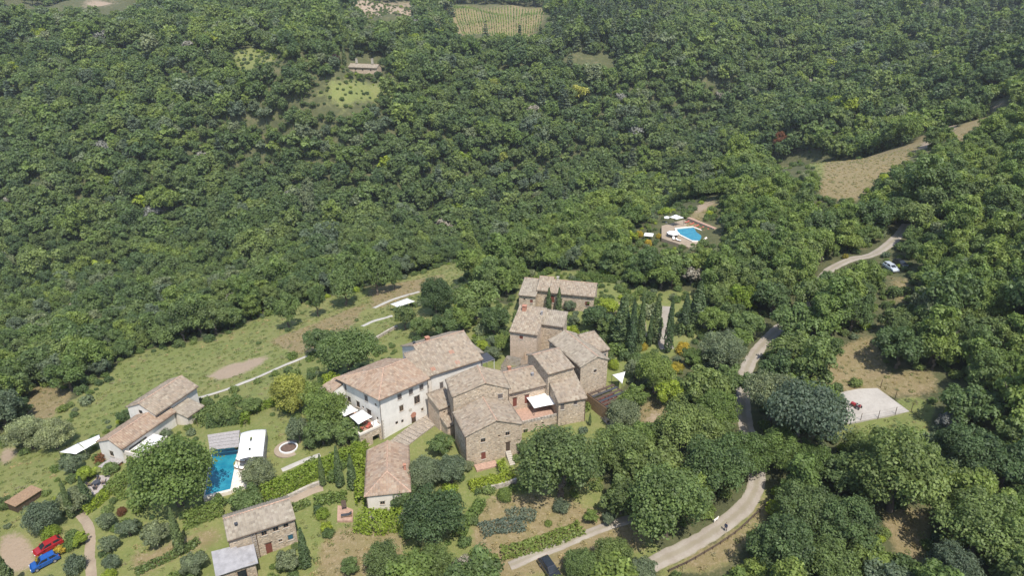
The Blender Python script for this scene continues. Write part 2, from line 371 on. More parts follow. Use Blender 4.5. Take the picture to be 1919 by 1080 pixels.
# ---------------------------------------------------------------- land zones surveyed in the photograph
GREEN = [
 [(0,965),(0,872),(60,852),(130,800),(200,722),(250,668),(330,655),(400,642),(490,598),(560,577),(700,543),(830,502),(900,472),(906,490),(850,532),(790,562),(742,592),(722,640),(640,642),(562,682),(520,702),(440,732),(362,757),(272,745),(200,792),(182,822),(112,862),(100,902),(60,932)],
 [(440,742),(522,702),(514,762),(440,792)],[(498,790),(530,785),(560,815),(600,850),(540,885),(498,880)],
 [(556,958),(600,960),(642,985),(700,985),(760,1010),(740,1085),(580,1085)],[(0,890),(100,880),(110,930),(60,990),(0,990)],
 [(1545,805),(1705,742),(1752,757),(1745,805),(1600,835)],[(1436,908),(1452,950),(1360,1062),(1220,1090),(1235,1068),(1330,1022),(1400,972)],
 [(585,182),(640,150),(752,150),(742,192),(640,204)],[(430,100),(480,88),(520,100),(520,125),(450,128)],
 [(1450,312),(1710,272),(1700,300),(1640,340),(1545,345)],[(230,1040),(300,990),(420,980),(420,1080),(230,1080)],
 [(720,600),(800,575),(820,640),(720,640)]]
DRY = [
 [(690,540),(840,512),(800,545),(700,582)],[(590,607),(690,565),(640,640),(560,665),(500,640)],
 [(918,925),(1040,930),(1205,985),(1215,1030),(985,1085),(900,1085),(880,1000)],
 [(1450,310),(1710,270),(1785,235),(1700,300),(1640,340),(1605,380),(1535,372),(1545,305)],
 [(1585,640),(1640,632),(1660,700),(1740,690),(1765,740),(1590,742),(1535,700)],[(1640,958),(1755,955),(1725,1010),(1745,1060),(1690,1052)],
 [(1668,518),(1700,520),(1706,560),(1684,578)],[(1290,780),(1190,800),(1200,760),(1240,740)],[(640,985),(760,1000),(750,1085),(590,1085),(600,1010)],
 [(1440,910),(1452,950),(1360,1062),(1220,1090),(1240,1070),(1400,980)],[(1750,270),(1900,180),(1919,200),(1800,290)],
 [(240,1045),(420,985),(420,1010),(250,1085)],[(1240,470),(1330,370),(1345,385),(1290,440)],[(60,720),(140,740),(90,790),(40,800)],
 [(1060,105),(1140,105),(1140,118),(1060,118)],[(832,8),(1028,14),(1012,56),(868,68)]]
BARE = [
 [(385,705),(430,684),(514,663),(478,690),(415,714)],
 [(0,1002),(42,998),(72,1040),(62,1075),(0,1080)],[(660,0),(782,0),(760,38),(690,30)],[(0,0),(60,0),(60,5),(0,6)],[(140,2),(230,0),(225,9),(145,10)],
 [(1700,300),(1780,236),(1790,242),(1740,275)],[(1855,195),(1890,185),(1890,200),(1850,210)],
 [(0,845),(35,835),(30,860),(0,878)],
 [(1190,798),(1240,765),(1250,775),(1215,800)],[(640,0),(700,0),(690,20),(660,40)],[(15,560),(60,560),(60,572),(15,572)],
 [(1300,390),(1340,370),(1340,380),(1305,405)],[(1130,580),(1180,560),(1170,585),(1130,590)]]
W_GREEN = [WP(p) for p in GREEN]; W_DRY = [WP(p) for p in DRY]; W_BARE = [WP(p) for p in BARE]
# strips: pixel centre line, half width in metres
ROAD = [(1150,1100),(1235,1052),(1300,1020),(1355,985),(1398,948),(1418,905),(1412,850),(1396,790),(1393,740),(1400,690),(1430,645),(1480,598),(1520,560),(1550,510),(1590,488),(1640,475),(1680,445),(1700,420)]
LANE = [(955,1062),(1020,1035),(1090,1006),(1150,983),(1200,970)]
W_ROAD = WP(ROAD); W_LANE = WP(LANE)
PATHS = [('meadow_path', [(352,752),(400,738),(450,720),(510,695),(560,674),(580,666)], 0.75, 'gravel_white'),
         ('meadow_path', [(678,612),(700,602),(735,592)], 0.95, 'gravel_white'),
         ('meadow_path', [(700,578),(735,562),(785,547)], 0.95, 'gravel_white'),
         ('garden_path', [(150,965),(165,985),(170,1010),(168,1040),(172,1085)], 0.9, 'dirt'),
         ('cypress_path', [(1250,655),(1243,630),(1247,600),(1252,575)], 1.9, 'gravel'),
         ('cypress_path', [(1210,655),(1208,625),(1206,600)], 0.6, 'dirt'),
         ('lawn_path', [(528,882),(560,868),(600,853)], 0.7, 'gravel_white'),
         ('hedge_path', [(545,940),(575,925),(605,915)], 0.9, 'dirt'),
         ('pergola_path', [(1098,742),(1120,765),(1140,790),(1160,815)], 0.9, 'gravel')]

def smooth_line(P, step=1.2):
    P = np.array(P, float); out = []
    Q = np.vstack([2 * P[0] - P[1], P, 2 * P[-1] - P[-2]])
    for i in range(1, len(Q) - 2):
        a, b, c, d = Q[i-1:i+3]; k = max(2, int(np.hypot(*(c - b)) / step))
        for t in np.linspace(0, 1, k, endpoint=False):
            out.append(0.5 * ((2*b) + (c - a)*t + (2*a - 5*b + 4*c - d)*t*t + (-a + 3*b - 3*c + d)*t**3))
    out.append(P[-1]); return np.array(out)
def near_line(x, y, L):                                  # distance of points to a polyline
    d = np.full(np.shape(x), 1e9)
    for a, b in zip(L[:-1], L[1:]):
        ax, ay = a; bx, by = b; l2 = (bx-ax)**2 + (by-ay)**2 + 1e-9
        t = np.clip(((x-ax)*(bx-ax) + (y-ay)*(by-ay)) / l2, 0, 1)
        d = np.minimum(d, np.hypot(x - ax - t*(bx-ax), y - ay - t*(by-ay)))
    return d

# ---------------------------------------------------------------- ground: one sheet to beyond the hills
ys = [34.0]
while ys[-1] < 1500: ys.append(ys[-1] + (1.1 if ys[-1] < 215 else min(1.1 + (ys[-1] - 215) * 0.03, 28)))
ys = np.array(ys); ss = np.linspace(-1.05, 1.05, 421)
YY, SS = np.meshgrid(ys, ss, indexing='ij'); XX = SS * (YY + 45)
ZZ = H(XX, YY)
zone = np.zeros(XX.shape + (4,), np.float32); zone[..., 3] = 1
HAMLET = WP([(-60,1120),(-60,838),(60,792),(150,742),(250,662),(400,636),(490,592),(560,571),(700,538),(830,498),(905,468),(918,500),(885,530),(910,560),(960,575),(970,520),(985,508),(1125,512),(1160,540),(1310,545),(1318,620),(1262,668),(1190,700),(1160,735),(1195,800),(1120,830),(1130,960),(1180,965),(1215,1000),(1245,1045),(1160,1120)])
for ch, polys in ((0, W_GREEN), (1, W_DRY), (2, W_BARE)):
    mk = np.zeros(XX.shape, bool)
    for p in polys + ([HAMLET] if ch == 0 else []):
        p = np.array(p); x0, y0 = p.min(0) - 2; x1, y1 = p.max(0) + 2
        sel = (XX > x0) & (XX < x1) & (YY > y0) & (YY < y1)
        mk[sel] |= inpoly(XX[sel], YY[sel], p)
    a = mk.astype(np.float32)
    for _ in range(2 if ch == 0 else 7):
        a[1:-1, 1:-1] = (a[1:-1, 1:-1] * 2 + a[:-2, 1:-1] + a[2:, 1:-1] + a[1:-1, :-2] + a[1:-1, 2:]) / 6
    zone[..., ch] = a
ni, nj = XX.shape; idx = np.arange(ni * nj).reshape(ni, nj)
Q = np.stack([idx[:-1, :-1], idx[:-1, 1:], idx[1:, 1:], idx[1:, :-1]], -1).reshape(-1, 4)
me = np_mesh('ground', np.stack([XX, YY, ZZ], -1).reshape(-1, 3), Q, smooth=True)
ca = me.color_attributes.new('zone', 'FLOAT_COLOR', 'POINT'); ca.data.foreach_set('color', zone.ravel())
tag(link('ground', me, M['ground']), kind='structure')

def strip(name, L, hw, mat, lift=0.07, step=1.0, cross=5, kind='structure', rag=0.12):
    L = smooth_line(L, step); T = np.gradient(L, axis=0); T /= np.hypot(T[:, 0], T[:, 1])[:, None] + 1e-9
    N = np.stack([-T[:, 1], T[:, 0]], 1); o = np.linspace(-1, 1, cross)
    w = hw * (1 + rag * wob(L[:, 0] * 3, L[:, 1] * 3, 9))
    P = L[:, None] + N[:, None] * (o[None, :, None] * w[:, None, None])
    Z = H(P[..., 0], P[..., 1]) + lift
    Z[:, 0] -= 0.12; Z[:, -1] -= 0.12
    V = np.concatenate([P, Z[..., None]], -1).reshape(-1, 3)
    ix = np.arange(len(V)).reshape(len(L), cross)
    Q = np.stack([ix[:-1, 1:], ix[:-1, :-1], ix[1:, :-1], ix[1:, 1:]], -1).reshape(-1, 4)
    me = np_mesh(name, V, Q, smooth=True); al = np.r_[0, np.cumsum(np.hypot(*np.diff(L, axis=0).T))]
    uv = np.stack([np.repeat(al[:, None], cross, 1), np.repeat((o[None] + 1) / 2, len(L), 0)], -1).reshape(-1, 2)
    me.uv_layers.new(name='UVMap').data.foreach_set('uv', uv[Q.ravel()].astype(np.float32).ravel())
    return tag(link(name, me, mat), kind=kind)
strip('gravel_road', W_ROAD, 1.65, M['road'], cross=7)
strip('gravel_lane', W_LANE, 1.0, M['road'], 0.09)
for nm, L, hw, mt in PATHS: strip(nm, WP(L), hw, M[mt], 0.08)
def sheet(name, poly, mat, z=None, lift=0.08, thick=0.25, kind='structure', parent=None, tilt=None):
    """a slab with its own thickness over a polygon, flat at z or following the ground's best plane"""
    P = np.array(poly, float)
    if z is None:
        zz = H(P[:, 0], P[:, 1]); Amat = np.c_[P, np.ones(len(P))]; k = np.linalg.lstsq(Amat, zz, rcond=None)[0]
        Z = Amat @ k + lift
    else: Z = np.full(len(P), z)
    a = 0.5 * np.sum(P[:, 0] * np.roll(P[:, 1], -1) - np.roll(P[:, 0], -1) * P[:, 1])
    if a < 0: P = P[::-1]; Z = Z[::-1]
    mb = MB(); n = len(P)
    mb.quad(*[(P[i][0], P[i][1], Z[i]) for i in range(n)])
    for i in range(n):
        j = (i + 1) % n
        mb.quad((P[i][0], P[i][1], Z[i] - thick), (P[j][0], P[j][1], Z[j] - thick), (P[j][0], P[j][1], Z[j]), (P[i][0], P[i][1], Z[i]))
    o = mb.obj(name, mat, parent)
    return tag(o, kind=kind) if kind else o

# ---------------------------------------------------------------- houses
PER = 0.44
FOOT = []
def roof_plane(name, p, mat, parent, thick=0.13, amp=0.15, shift=0.0):
    """corrugated tile field over a trapezoid p0,p1 (eave) p2,p3 (ridge), with real pan-and-cover relief and an underside"""
    p0, p1, p2, p3 = [np.array(q, float) for q in p]
    e = p1 - p0; L = np.linalg.norm(e); e = e / L
    r = p3 - p0; upv = r - e * (r @ e); S = np.linalg.norm(upv)
    if S < 1e-6: upv = p2 - p0; upv = upv - e * (upv @ e); S = np.linalg.norm(upv)
    upv = upv + e * shift; S = np.linalg.norm(upv)
    upn = upv / S; nrm = np.cross(e, upn); nrm /= np.linalg.norm(nrm)
    sl = (p3 - p0) @ e - shift; sr = L - (p2 - p0) @ e + shift
    nc = max(4, int(L / PER * 4)); s = np.linspace(0, L, nc + 1)
    tm = np.ones_like(s)
    if sl > 0.05: tm = np.minimum(tm, s / sl)
    if sr > 0.05: tm = np.minimum(tm, (L - s) / sr)
    tm = np.maximum(tm, 0.0)
    nr = max(2, int(S / 0.42)); t = np.linspace(0, 1, nr + 1)
    hs = amp * np.abs(np.sin(np.pi * s / PER)) ** .7 + 0.012 * np.sin(s * 3.1 + 1)
    sag = 0.035 * wob(s[:, None] * 1.0, t[None, :] * S, 4.2, 3)
    T = tm[:, None] * t[None, :]
    step = np.where(np.arange(nr + 1) % 2 == 0, 0.0, 0.012)
    V = p0 + e * s[:, None, None] + upv * T[..., None] + nrm * (hs[:, None] + sag + step[None, :])[..., None]
    V = V.reshape(-1, 3); uv = np.stack([np.repeat(s[:, None], nr + 1, 1), T * S], -1).reshape(-1, 2)
    ix = np.arange(len(V)).reshape(nc + 1, nr + 1)
    Qs = [np.stack([ix[:-1, :-1], ix[1:, :-1], ix[1:, 1:], ix[:-1, 1:]], -1).reshape(-1, 4)]
    n0 = len(V); V2 = V - nrm * thick - np.outer((hs[:, None] * np.ones(nr + 1)).ravel(), nrm)
    # border skirt and a plain underside
    rim = np.concatenate([ix[:, 0], ix[-1, 1:], ix[::-1, -1][1:], ix[0, ::-1][1:-1]])
    low = n0 + np.arange(len(rim)); V = np.vstack([V, V2[rim]]); uv = np.vstack([uv, uv[rim]])
    Qs.append(np.stack([rim, low, np.roll(low, -1), np.roll(rim, -1)], -1))
    Qs.append(np.array([[low[0], low[2 * nc + nr], low[nc + nr], low[nc]]]))
    Qa = np.vstack(Qs)
    me = np_mesh(name, V, Qa)
    u = me.uv_layers.new(name='UVMap'); u.data.foreach_set('uv', uv[Qa.ravel()].astype(np.float32).ravel())
    return link(name, me, mat, parent)
def cap_line(mb, a, b, r=0.13):
    a = Vector(a); b = Vector(b); k = max(1, int((b - a).length / 0.45))
    for i in range(k):
        p = a + (b - a) * (i / k); q = a + (b - a) * ((i + 1.12) / k); dz = Vector((0, 0, 0.015 * (i % 2)))
        mb.tube(p + dz, q + dz, r, r * 0.86, 6)

def wall_face(mb, a, b, z0, z1, ops, top=None):
    """wall from a to b (outside on the right-hand side going a->b is away), openings cut with reveals; top: extra gable points"""
    a = np.array(a, float); b = np.array(b, float); L = np.hypot(*(b - a)); e = (b - a) / L; nn = np.array([e[1], -e[0]])
    us = sorted({0.0, L, *[o[0] - o[2] / 2 for o in ops], *[o[0] + o[2] / 2 for o in ops]})
    zs = sorted({z0, z1, *[o[1] for o in ops], *[o[1] + o[3] for o in ops]})
    us = [u for u in us if 0 <= u <= L]; zs = [z for z in zs if z0 <= z <= z1]
    P = lambda u, z, d=0.0: (*(a + e * u - nn * d), z)
    for i in range(len(us) - 1):
        for j in range(len(zs) - 1):
            uc = (us[i] + us[i+1]) / 2; zc = (zs[j] + zs[j+1]) / 2
            if any(abs(uc - o[0]) < o[2] / 2 and o[1] < zc < o[1] + o[3] for o in ops): continue
            mb.quad(P(us[i], zs[j]), P(us[i+1], zs[j]), P(us[i+1], zs[j+1]), P(us[i], zs[j+1]))
    for u, z, w, h, *_ in ops:
        l, r_, t, d = u - w/2, u + w/2, z + h, 0.2
        mb.quad(P(l, z), P(l, z, d), P(l, t, d), P(l, t)); mb.quad(P(r_, z, d), P(r_, z), P(r_, t), P(r_, t, d))
        mb.quad(P(l, z), P(r_, z), P(r_, z, d), P(l, z, d)); mb.quad(P(l, t, d), P(r_, t, d), P(r_, t), P(l, t))
    if top: mb.quad(*([P(0, z1)] + [P(L, z1)] + [P(u, z) for u, z in top]))
def opening(kind, w, h, mtx, parent):
    """a window or door set in its reveal; local x along wall, y into the wall, z up"""
    T = Matrix(mtx) if not isinstance(mtx, Matrix) else mtx
    fm = {'door': M['wood_dark'], 'reddoor': M['wood_red'], 'redshut': M['wood_red'], 'shut': M['shutter']}.get(kind, M['wood'])
    mb = MB(); f = 0.07
    mb.box(-w/2, w/2, 0.06, 0.12, 0, f); mb.box(-w/2, w/2, 0.06, 0.12, h - f, h)
    mb.box(-w/2, -w/2 + f, 0.06, 0.12, f, h - f); mb.box(w/2 - f, w/2, 0.06, 0.12, f, h - f)
    if kind in ('win', 'bars') : mb.box(-0.03, 0.03, 0.065, 0.115, f, h - f)
    if kind == 'bars':
        for k in range(1, 5): mb.box(-w/2 + f, w/2 - f, 0.03, 0.05, h * k / 5 - .015, h * k / 5 + .015)
    nm = 'door' if 'door' in kind else 'window'
    o = mb.obj(nm, fm, parent); o.matrix_local = T
    mb = MB()
    if kind in ('win', 'bars', 'hole', 'glass'):
        mb.box(-w/2 + f, w/2 - f, 0.08, 0.10, f, h - f); mb.obj('pane', M['glass_blue'] if kind == 'glass' else M['glass'], o)
    elif kind in ('shut', 'redshut'):
        for sgn in (-1, 1):
            mb = MB(); x0, x1 = (-w/2 + f, -0.015) if sgn < 0 else (0.015, w/2 - f)
            for k in range(6): mb.box(x0, x1, 0.055, 0.085, f + (h - 2*f) * k / 6 + .01, f + (h - 2*f) * (k + 1) / 6 - .01)
            mb.obj('shutter', fm, o)
    else:
        for k in range(4): mb.box(-w/2 + f + (w - 2*f) * k / 4 + .005, -w/2 + f + (w - 2*f) * (k+1) / 4 - .005, 0.075, 0.105, f, h - f)
        mb.obj('door_leaf', fm, o)
    if kind != 'hole':
        mb = MB(); mb.box(-w/2 - 0.1, w/2 + 0.1, -0.09, 0.05, -0.1, 0.004); mb.obj('sill', M['stone_trim'], o)
        mb = MB(); mb.box(-w/2 - 0.15, w/2 + 0.15, -0.025, 0.05, h - 0.004, h + 0.16)
        mb.obj('lintel', M['wood_dark'] if 'door' in kind else M['stone_trim'], o)
    return o
class House:
    """local frame: x along the front from its near-left corner, y to the back, z from the ground at that corner"""
    def __init__(s, name, label, cat, A, B, ze, zg=None, W=None, C=None, D=None, ang=None, group=None, skew=0.0):
        s.skew = skew; a = U(*A, ze); b = U(*B, ze); e = b - a; s.ang = math.atan2(e[1], e[0]) if ang is None else R(ang)
        s.e = np.array([math.cos(s.ang), math.sin(s.ang)]); s.n = np.array([-s.e[1], s.e[0]])
        s.o = a; s.W = W or float((b - a) @ s.e)
        s.D = D or float((U(*C, ze) - a) @ s.n)
        s.zg = float(H(*a)) if zg is None else zg
        s.ze = ze - s.zg; s.root = thing(name, label, cat, (a[0], a[1], s.zg), s.ang, group)
    def world(s, x, y): return s.o + s.e * x + s.n * y
    def local(s, px, py, z):
        d = U(px, py, z) - s.o; return float(d @ s.e), float(d @ s.n)
    def block(s, x0, x1, y0, y1, z0, z1, roof, rise=1.8, ops=(), mat='stone', tile='tile', r=0.5, ov=0.35, ovg=0.2, name='wall', caps=True, parent=None):
        par = parent or s.root; mb = MB(); W = x1 - x0; D = y1 - y0
        FOOT.append([tuple(s.world(*q)) for q in ((x0 - .8, y0 - .8), (x1 + .8, y0 - .8), (x1 + .8, y1 + .8), (x0 - .8, y1 + .8))])
        kk = s.skew; K = lambda q: (q[0] + kk * q[1], *q[1:])
        faces = {f_: (K(a), K(b)) for f_, (a, b) in {'f': ((x0, y0), (x1, y0)), 'r': ((x1, y0), (x1, y1)), 'b': ((x1, y1), (x0, y1)), 'l': ((x0, y1), (x0, y0))}.items()}
        top = {k: None for k in 'frbl'}; zt = {k: z1 for k in 'frbl'}
        if roof == 'gy': top['f'] = [(W * r, z1 + rise)]; top['b'] = [(W * (1 - r), z1 + rise)]
        if roof == 'gx': top['r'] = [(D * r, z1 + rise)]; top['l'] = [(D * (1 - r), z1 + rise)]
        if roof == 'hipf': top['b'] = [(W * .5, z1 + rise)]
        if roof == 'hipl': top['r'] = [(D * r, z1 + rise)]
        if roof == 'sy':
            top['r'] = [(D, z1 + rise)]; top['l'] = [(0, z1 + rise)]; zt['b'] = z1 + rise
        if roof == 'sx':
            top['f'] = [(W, z1 + rise)]; top['b'] = [(0, z1 + rise)]; zt['r'] = z1 + rise
        if roof == 'sxr':
            top['f'] = [(0, z1 + rise)]; top['b'] = [(W, z1 + rise)]; zt['l'] = z1 + rise
        for k, (a, b) in faces.items():
            wall_face(mb, a, b, z0, zt[k], [(o[1], o[2], o[3], o[4]) for o in ops if o[0] == k], top[k])
        wo = mb.obj(name, M[mat], par)
        for k, u, z, w, h, kind in ops:
            a, b = [np.array(q, float) for q in faces[k]]; e = (b - a) / np.hypot(*(b - a)); p = a + e * u
            T = Matrix(((e[0], -e[1], 0, p[0]), (e[1], e[0], 0, p[1]), (0, 0, 1, z), (0, 0, 0, 1)))
            opening(kind, w, h, T, par)
        t = M[tile]; cm = MB(); A0, A1, B0, B1 = x0 - ov, x1 + ov, y0 - ov, y1 + ov; g0, g1, h0, h1 = x0 - ovg, x1 + ovg, y0 - ovg, y1 + ovg
        lift = 0.14
        if roof == 'gy':
            xr = x0 + W * r; k1 = rise / (W * r); k2 = rise / (W * (1 - r)); zr = z1 + rise + lift
            P = [((A0, h1, z1 - ov*k1 + lift), (A0, h0, z1 - ov*k1 + lift), (xr, h0, zr), (xr, h1, zr)),
                 ((A1, h0, z1 - ov*k2 + lift), (A1, h1, z1 - ov*k2 + lift), (xr, h1, zr), (xr, h0, zr))]
            cap_line(cm, (xr, h0, zr + .04), (xr, h1, zr + .04))
        elif roof == 'gx':
            yr = y0 + D * r; k1 = rise / (D * r); k2 = rise / (D * (1 - r)); zr = z1 + rise + lift
            P = [((g0, B0, z1 - ov*k1 + lift), (g1, B0, z1 - ov*k1 + lift), (g1, yr, zr), (g0, yr, zr)),
                 ((g1, B1, z1 - ov*k2 + lift), (g0, B1, z1 - ov*k2 + lift), (g0, yr, zr), (g1, yr, zr))]
            cap_line(cm, (g0, yr, zr + .04), (g1, yr, zr + .04))
        elif roof == 'hipl':
            yr = y0 + D * r; k = rise / (D * r); zr = z1 + rise + lift; ze = z1 - ov * k + lift; xr = x0 + D * r
            P = [((A0, B0, ze), (g1, B0, ze), (g1, yr, zr), (xr, yr, zr)), ((g1, B1, ze), (A0, B1, ze), (xr, yr, zr), (g1, yr, zr)),
                 ((A0, B1, ze), (A0, B0, ze), (xr, yr, zr), (xr, yr, zr))]
            cap_line(cm, (xr, yr, zr + .04), (g1, yr, zr + .04)); cap_line(cm, (A0, B0, ze + .04), (xr, yr, zr + .04)); cap_line(cm, (A0, B1, ze + .04), (xr, yr, zr + .04))
        elif roof == 'hipf':
            xr = x0 + W / 2; k = rise / (W / 2); zr = z1 + rise + lift; ze = z1 - ov * k + lift; yh = y0 + W / 2
            P = [((A0, h1, ze), (A0, B0, ze), (xr, yh, zr), (xr, h1, zr)), ((A1, B0, ze), (A1, h1, ze), (xr, h1, zr), (xr, yh, zr)),
                 ((A0, B0, ze), (A1, B0, ze), (xr, yh, zr), (xr, yh, zr))]
            cap_line(cm, (xr, yh, zr + .04), (xr, h1, zr + .04)); cap_line(cm, (A0, B0, ze + .04), (xr, yh, zr + .04)); cap_line(cm, (A1, B0, ze + .04), (xr, yh, zr + .04))
        elif roof == 'sy':
            k = rise / D; P = [((g0, B0, z1 - ov*k + lift), (g1, B0, z1 - ov*k + lift), (g1, h1, z1 + rise + ovg*k + lift), (g0, h1, z1 + rise + ovg*k + lift))]
        elif roof == 'sx':
            k = rise / W; P = [((A0, h1, z1 - ov*k + lift), (A0, h0, z1 - ov*k + lift), (g1, h0, z1 + rise + ovg*k + lift), (g1, h1, z1 + rise + ovg*k + lift))]
        elif roof == 'sxr':
            k = rise / W; P = [((A1, h0, z1 - ov*k + lift), (A1, h1, z1 - ov*k + lift), (g0, h1, z1 + rise + ovg*k + lift), (g0, h0, z1 + rise + ovg*k + lift))]
        elif roof == 'flat':
            mb = MB(); mb.box(A0, A1, B0, B1, z1, z1 + 0.14); return wo, mb.obj('roof', t, par)
        else: return wo, None
        ro = None
        sh = 0.0
        for i, q in enumerate(P):
            if kk: sh = kk * abs(q[3][1] - q[0][1]) * (1 if i < 2 else 0)
            o = roof_plane('roof', [K(p) for p in q], t, par, shift=sh); ro = ro or o
        if cm.v:
            cm.v = [K(p) for p in cm.v]; cm.obj('ridge_cap', M['ridge'], ro)
        # gutters along the eaves, the dark lines of the photograph
        for q in P[:2]:
            gm = MB(); gm.tube(Vector(K(q[0])) - Vector((0, 0, .12)), Vector(K(q[1])) - Vector((0, 0, .12)), 0.07, n=5); gm.obj('gutter', M['gutter'], ro)
        return wo, ro
    def chimney(s, x, y, z, ro, w=0.55, h=1.0, mat='brick'):
        mb = MB(); mb.box(x - w/2, x + w/2, y - w/2, y + w/2, z - 0.8, z + h)
        mb.box(x - w/2 - .08, x + w/2 + .08, y - w/2 - .08, y + w/2 + .08, z + h + .25, z + h + .35)
        for i in (-1, 1):
            for j in (-1, 1): mb.box(x + i*w*.38 - .06, x + i*w*.38 + .06, y + j*w*.38 - .06, y + j*w*.38 + .06, z + h, z + h + .25)
        mb.obj('chimney', M[mat], ro)
    def pipe(s, x, y, z0, z1):
        mb = MB(); mb.tube((x, y, z0), (x, y, z1), 0.06, n=6); mb.obj('downpipe', M['gutter'], s.root)

# white villa
h = House('white_villa', 'three storey white plastered villa with hipped tile roof beside the stepped lane', 'house', (711,745), (800,707), 9.5, 0.0, D=11.1, skew=-.18)
W, D = h.W, h.D; h.VILLA = 1
ops = [('f', W*.40, 7.1, .95, 1.25, 'shut'), ('f', W*.64, 7.1, .95, 1.25, 'shut'), ('f', W*.87, 7.1, .95, 1.25, 'shut'),
       ('f', W*.42, 4.35, .95, 1.3, 'bars'), ('f', W*.76, 4.5, 1.35, 1.75, 'bars'), ('f', W*.86, 2.3, .55, .6, 'win'), ('f', W*.30, 1.9, .6, .65, 'hole'),
       ('f', W*.42, 1.7, .55, .65, 'hole'), ('f', W*.66, 0.0, 1.05, 2.3, 'door'),
       ('l', D*.10, 7.1, .95, 1.35, 'shut'), ('l', D*.66, 7.0, .95, 1.35, 'shut'), ('l', D*.90, 7.0, .55, .6, 'hole'), ('l', D*.18, 4.6, 1.0, 1.3, 'win'),
       ('l', D*.42, 4.5, 1.0, 1.4, 'win'), ('l', D*.55, 4.9, .5, .5, 'hole'), ('l', D*.70, 3.0, 1.2, 2.2, 'door'), ('l', D*.91, 4.0, .5, .6, 'hole')]
_, ro = h.block(0, W, 0, D, -3, h.ze, 'hipl', 1.9, ops, 'plaster', 'tile_red', ov=.75, ovg=.1)
mb = MB()
for k in range(14):
    wq = 0.42 if k % 2 else 0.26
    mb.box(-0.03, wq, -0.03, 0.02, -0.8 + k * .36, -0.8 + k * .36 + .33); mb.box(-0.03, 0.02, -0.028, wq + .1, -0.8 + k * .36 + .005, -0.8 + k * .36 + .325)
mb.obj('quoin', M['stone_trim'], h.root)
h.pipe(-0.08, -0.08, -1, h.ze); h.pipe(W + .05, -0.08, -1, h.ze)
mb = MB(); mb.tube((W*.60, -.05, 3.75), (W*.60, .0, 3.75), .36, n=14); mb.obj('stone_crest', M['stone_trim'], h.root)
mb = MB(); mb.tube((W*.66, -.04, 2.3), (W*.66, .0, 2.3), .62, n=16); mb.obj('door_arch', M['brick'], h.root)
# lower side block with its own roof at the back left
h.block(-2.7, -0.005, D - 1.0, D + 2.0, -3, h.ze - 1.9, 'sx', .8, [('l', 1.5, 4.4, .9, 1.2, 'win'), ('f', 1.3, 4.4, .9, 1.2, 'win')], 'plaster', 'tile_red', ov=.5)
VILLA = h
# raised terrace against the left side of the villa
t = thing('villa_terrace', 'raised stone terrace with an arch below and a pale floor beside the white villa', 'terrace', (*h.world(-4.6, 0.3), 0), h.ang)
mb = MB(); wall_face(mb, (0, 0), (4.6, 0), -3, 2.75, [(3.3, -1.2, 1.5, 2.6)]); wall_face(mb, (0, 8.2), (0, 0), -3, 2.75, [(4, -1.0, 1.6, 2.2), (6.4, -1.0, 1.6, 2.2)])
mb.quad((0, 8.2, -3), (4.6, 8.2, -3), (4.6, 8.2, 2.75), (0, 8.2, 2.75)); mb.obj('terrace_wall', M['stone'], t)
mb = MB(); mb.box(-.05, 4.58, -.05, 8.2, 2.752, 2.86); mb.obj('terrace_floor', M['terracotta'], t)
mb = MB(); mb.box(-.1, .22, -.1, 8.2, 2.862, 3.3); mb.box(.22, 4.57, -.1, .2, 2.862, 3.3); mb.obj('parapet', M['plaster_warm'], t)
mb = MB(); mb.tube((3.3, .03, 1.0), (3.3, .35, 1.0), .78, n=16); mb.obj('arch_shadow_panel', M['brick'], t) if False else None
def sail(name, label, cat, P, posts, sag=0.25, group=None, mat='canvas', thick=0.03):
    """a cloth stretched between four corners (world x,y,z) on slim posts"""
    c = np.mean(P, 0); zg = float(H(c[0], c[1])); root = thing(name, label, cat, (c[0], c[1], zg), 0, group)
    n = 9; P = np.array(P, float) - np.array([c[0], c[1], zg]); V = []
    for i in range(n):
        for j in range(n):
            s, t_ = i/(n-1), j/(n-1); b = (1-s)*(1-t_)*P[0] + s*(1-t_)*P[1] + s*t_*P[2] + (1-s)*t_*P[3]
            cc = P.mean(0); edge = min(s, 1-s, t_, 1-t_); q = b.copy()
            pin = (4*s*(1-s) + 4*t_*(1-t_) - 16*s*(1-s)*t_*(1-t_)) * 0.5
            q[:2] += (cc[:2] - q[:2]) * 0.10 * pin * (1 if edge < .01 else .5); q[2] -= sag * 16*s*(1-s)*t_*(1-t_) * .6; V.append(q)
    ix = np.arange(n*n).reshape(n, n); Q = np.stack([ix[:-1,:-1], ix[1:,:-1], ix[1:,1:], ix[:-1,1:]], -1).reshape(-1, 4)
    o = link('canopy_cloth', np_mesh('canopy_cloth', np.array(V), Q, smooth=True), M[mat], root); sm = o.modifiers.new('th', 'SOLIDIFY'); sm.thickness = thick
    for k in posts:
        mb = MB(); x, y, z = P[k]; g = posts[k] - zg; mb.tube((x, y, g), (x, y, z + .05), .05, n=6); mb.obj('post', M['metal_dark'], root)
    return root
def hw(hs, x, y, z): return (*hs.world(x, y), z)
sail('canvas_canopy', 'white canvas canopy over red seats at the near end of the villa terrace', 'canopy',
     [hw(h, -4.4, 0.9, 5.0), hw(h, -1.3, 0.9, 5.3), hw(h, -1.6, 4.2, 5.4), hw(h, -4.4, 4.2, 5.1)], {0: 2.8, 1: 2.8, 2: 2.8, 3: 2.8}, .15)
sail('canvas_canopy', 'white canvas canopy at the far end of the villa terrace behind the trees', 'canopy',
     [hw(h, -4.9, 5.2, 4.8), hw(h, -2.0, 5.0, 5.0), hw(h, -2.2, 8.0, 5.0), hw(h, -5.1, 8.0, 4.8)], {0: 2.8, 1: 2.8, 2: 2.8, 3: 2.8}, .3)
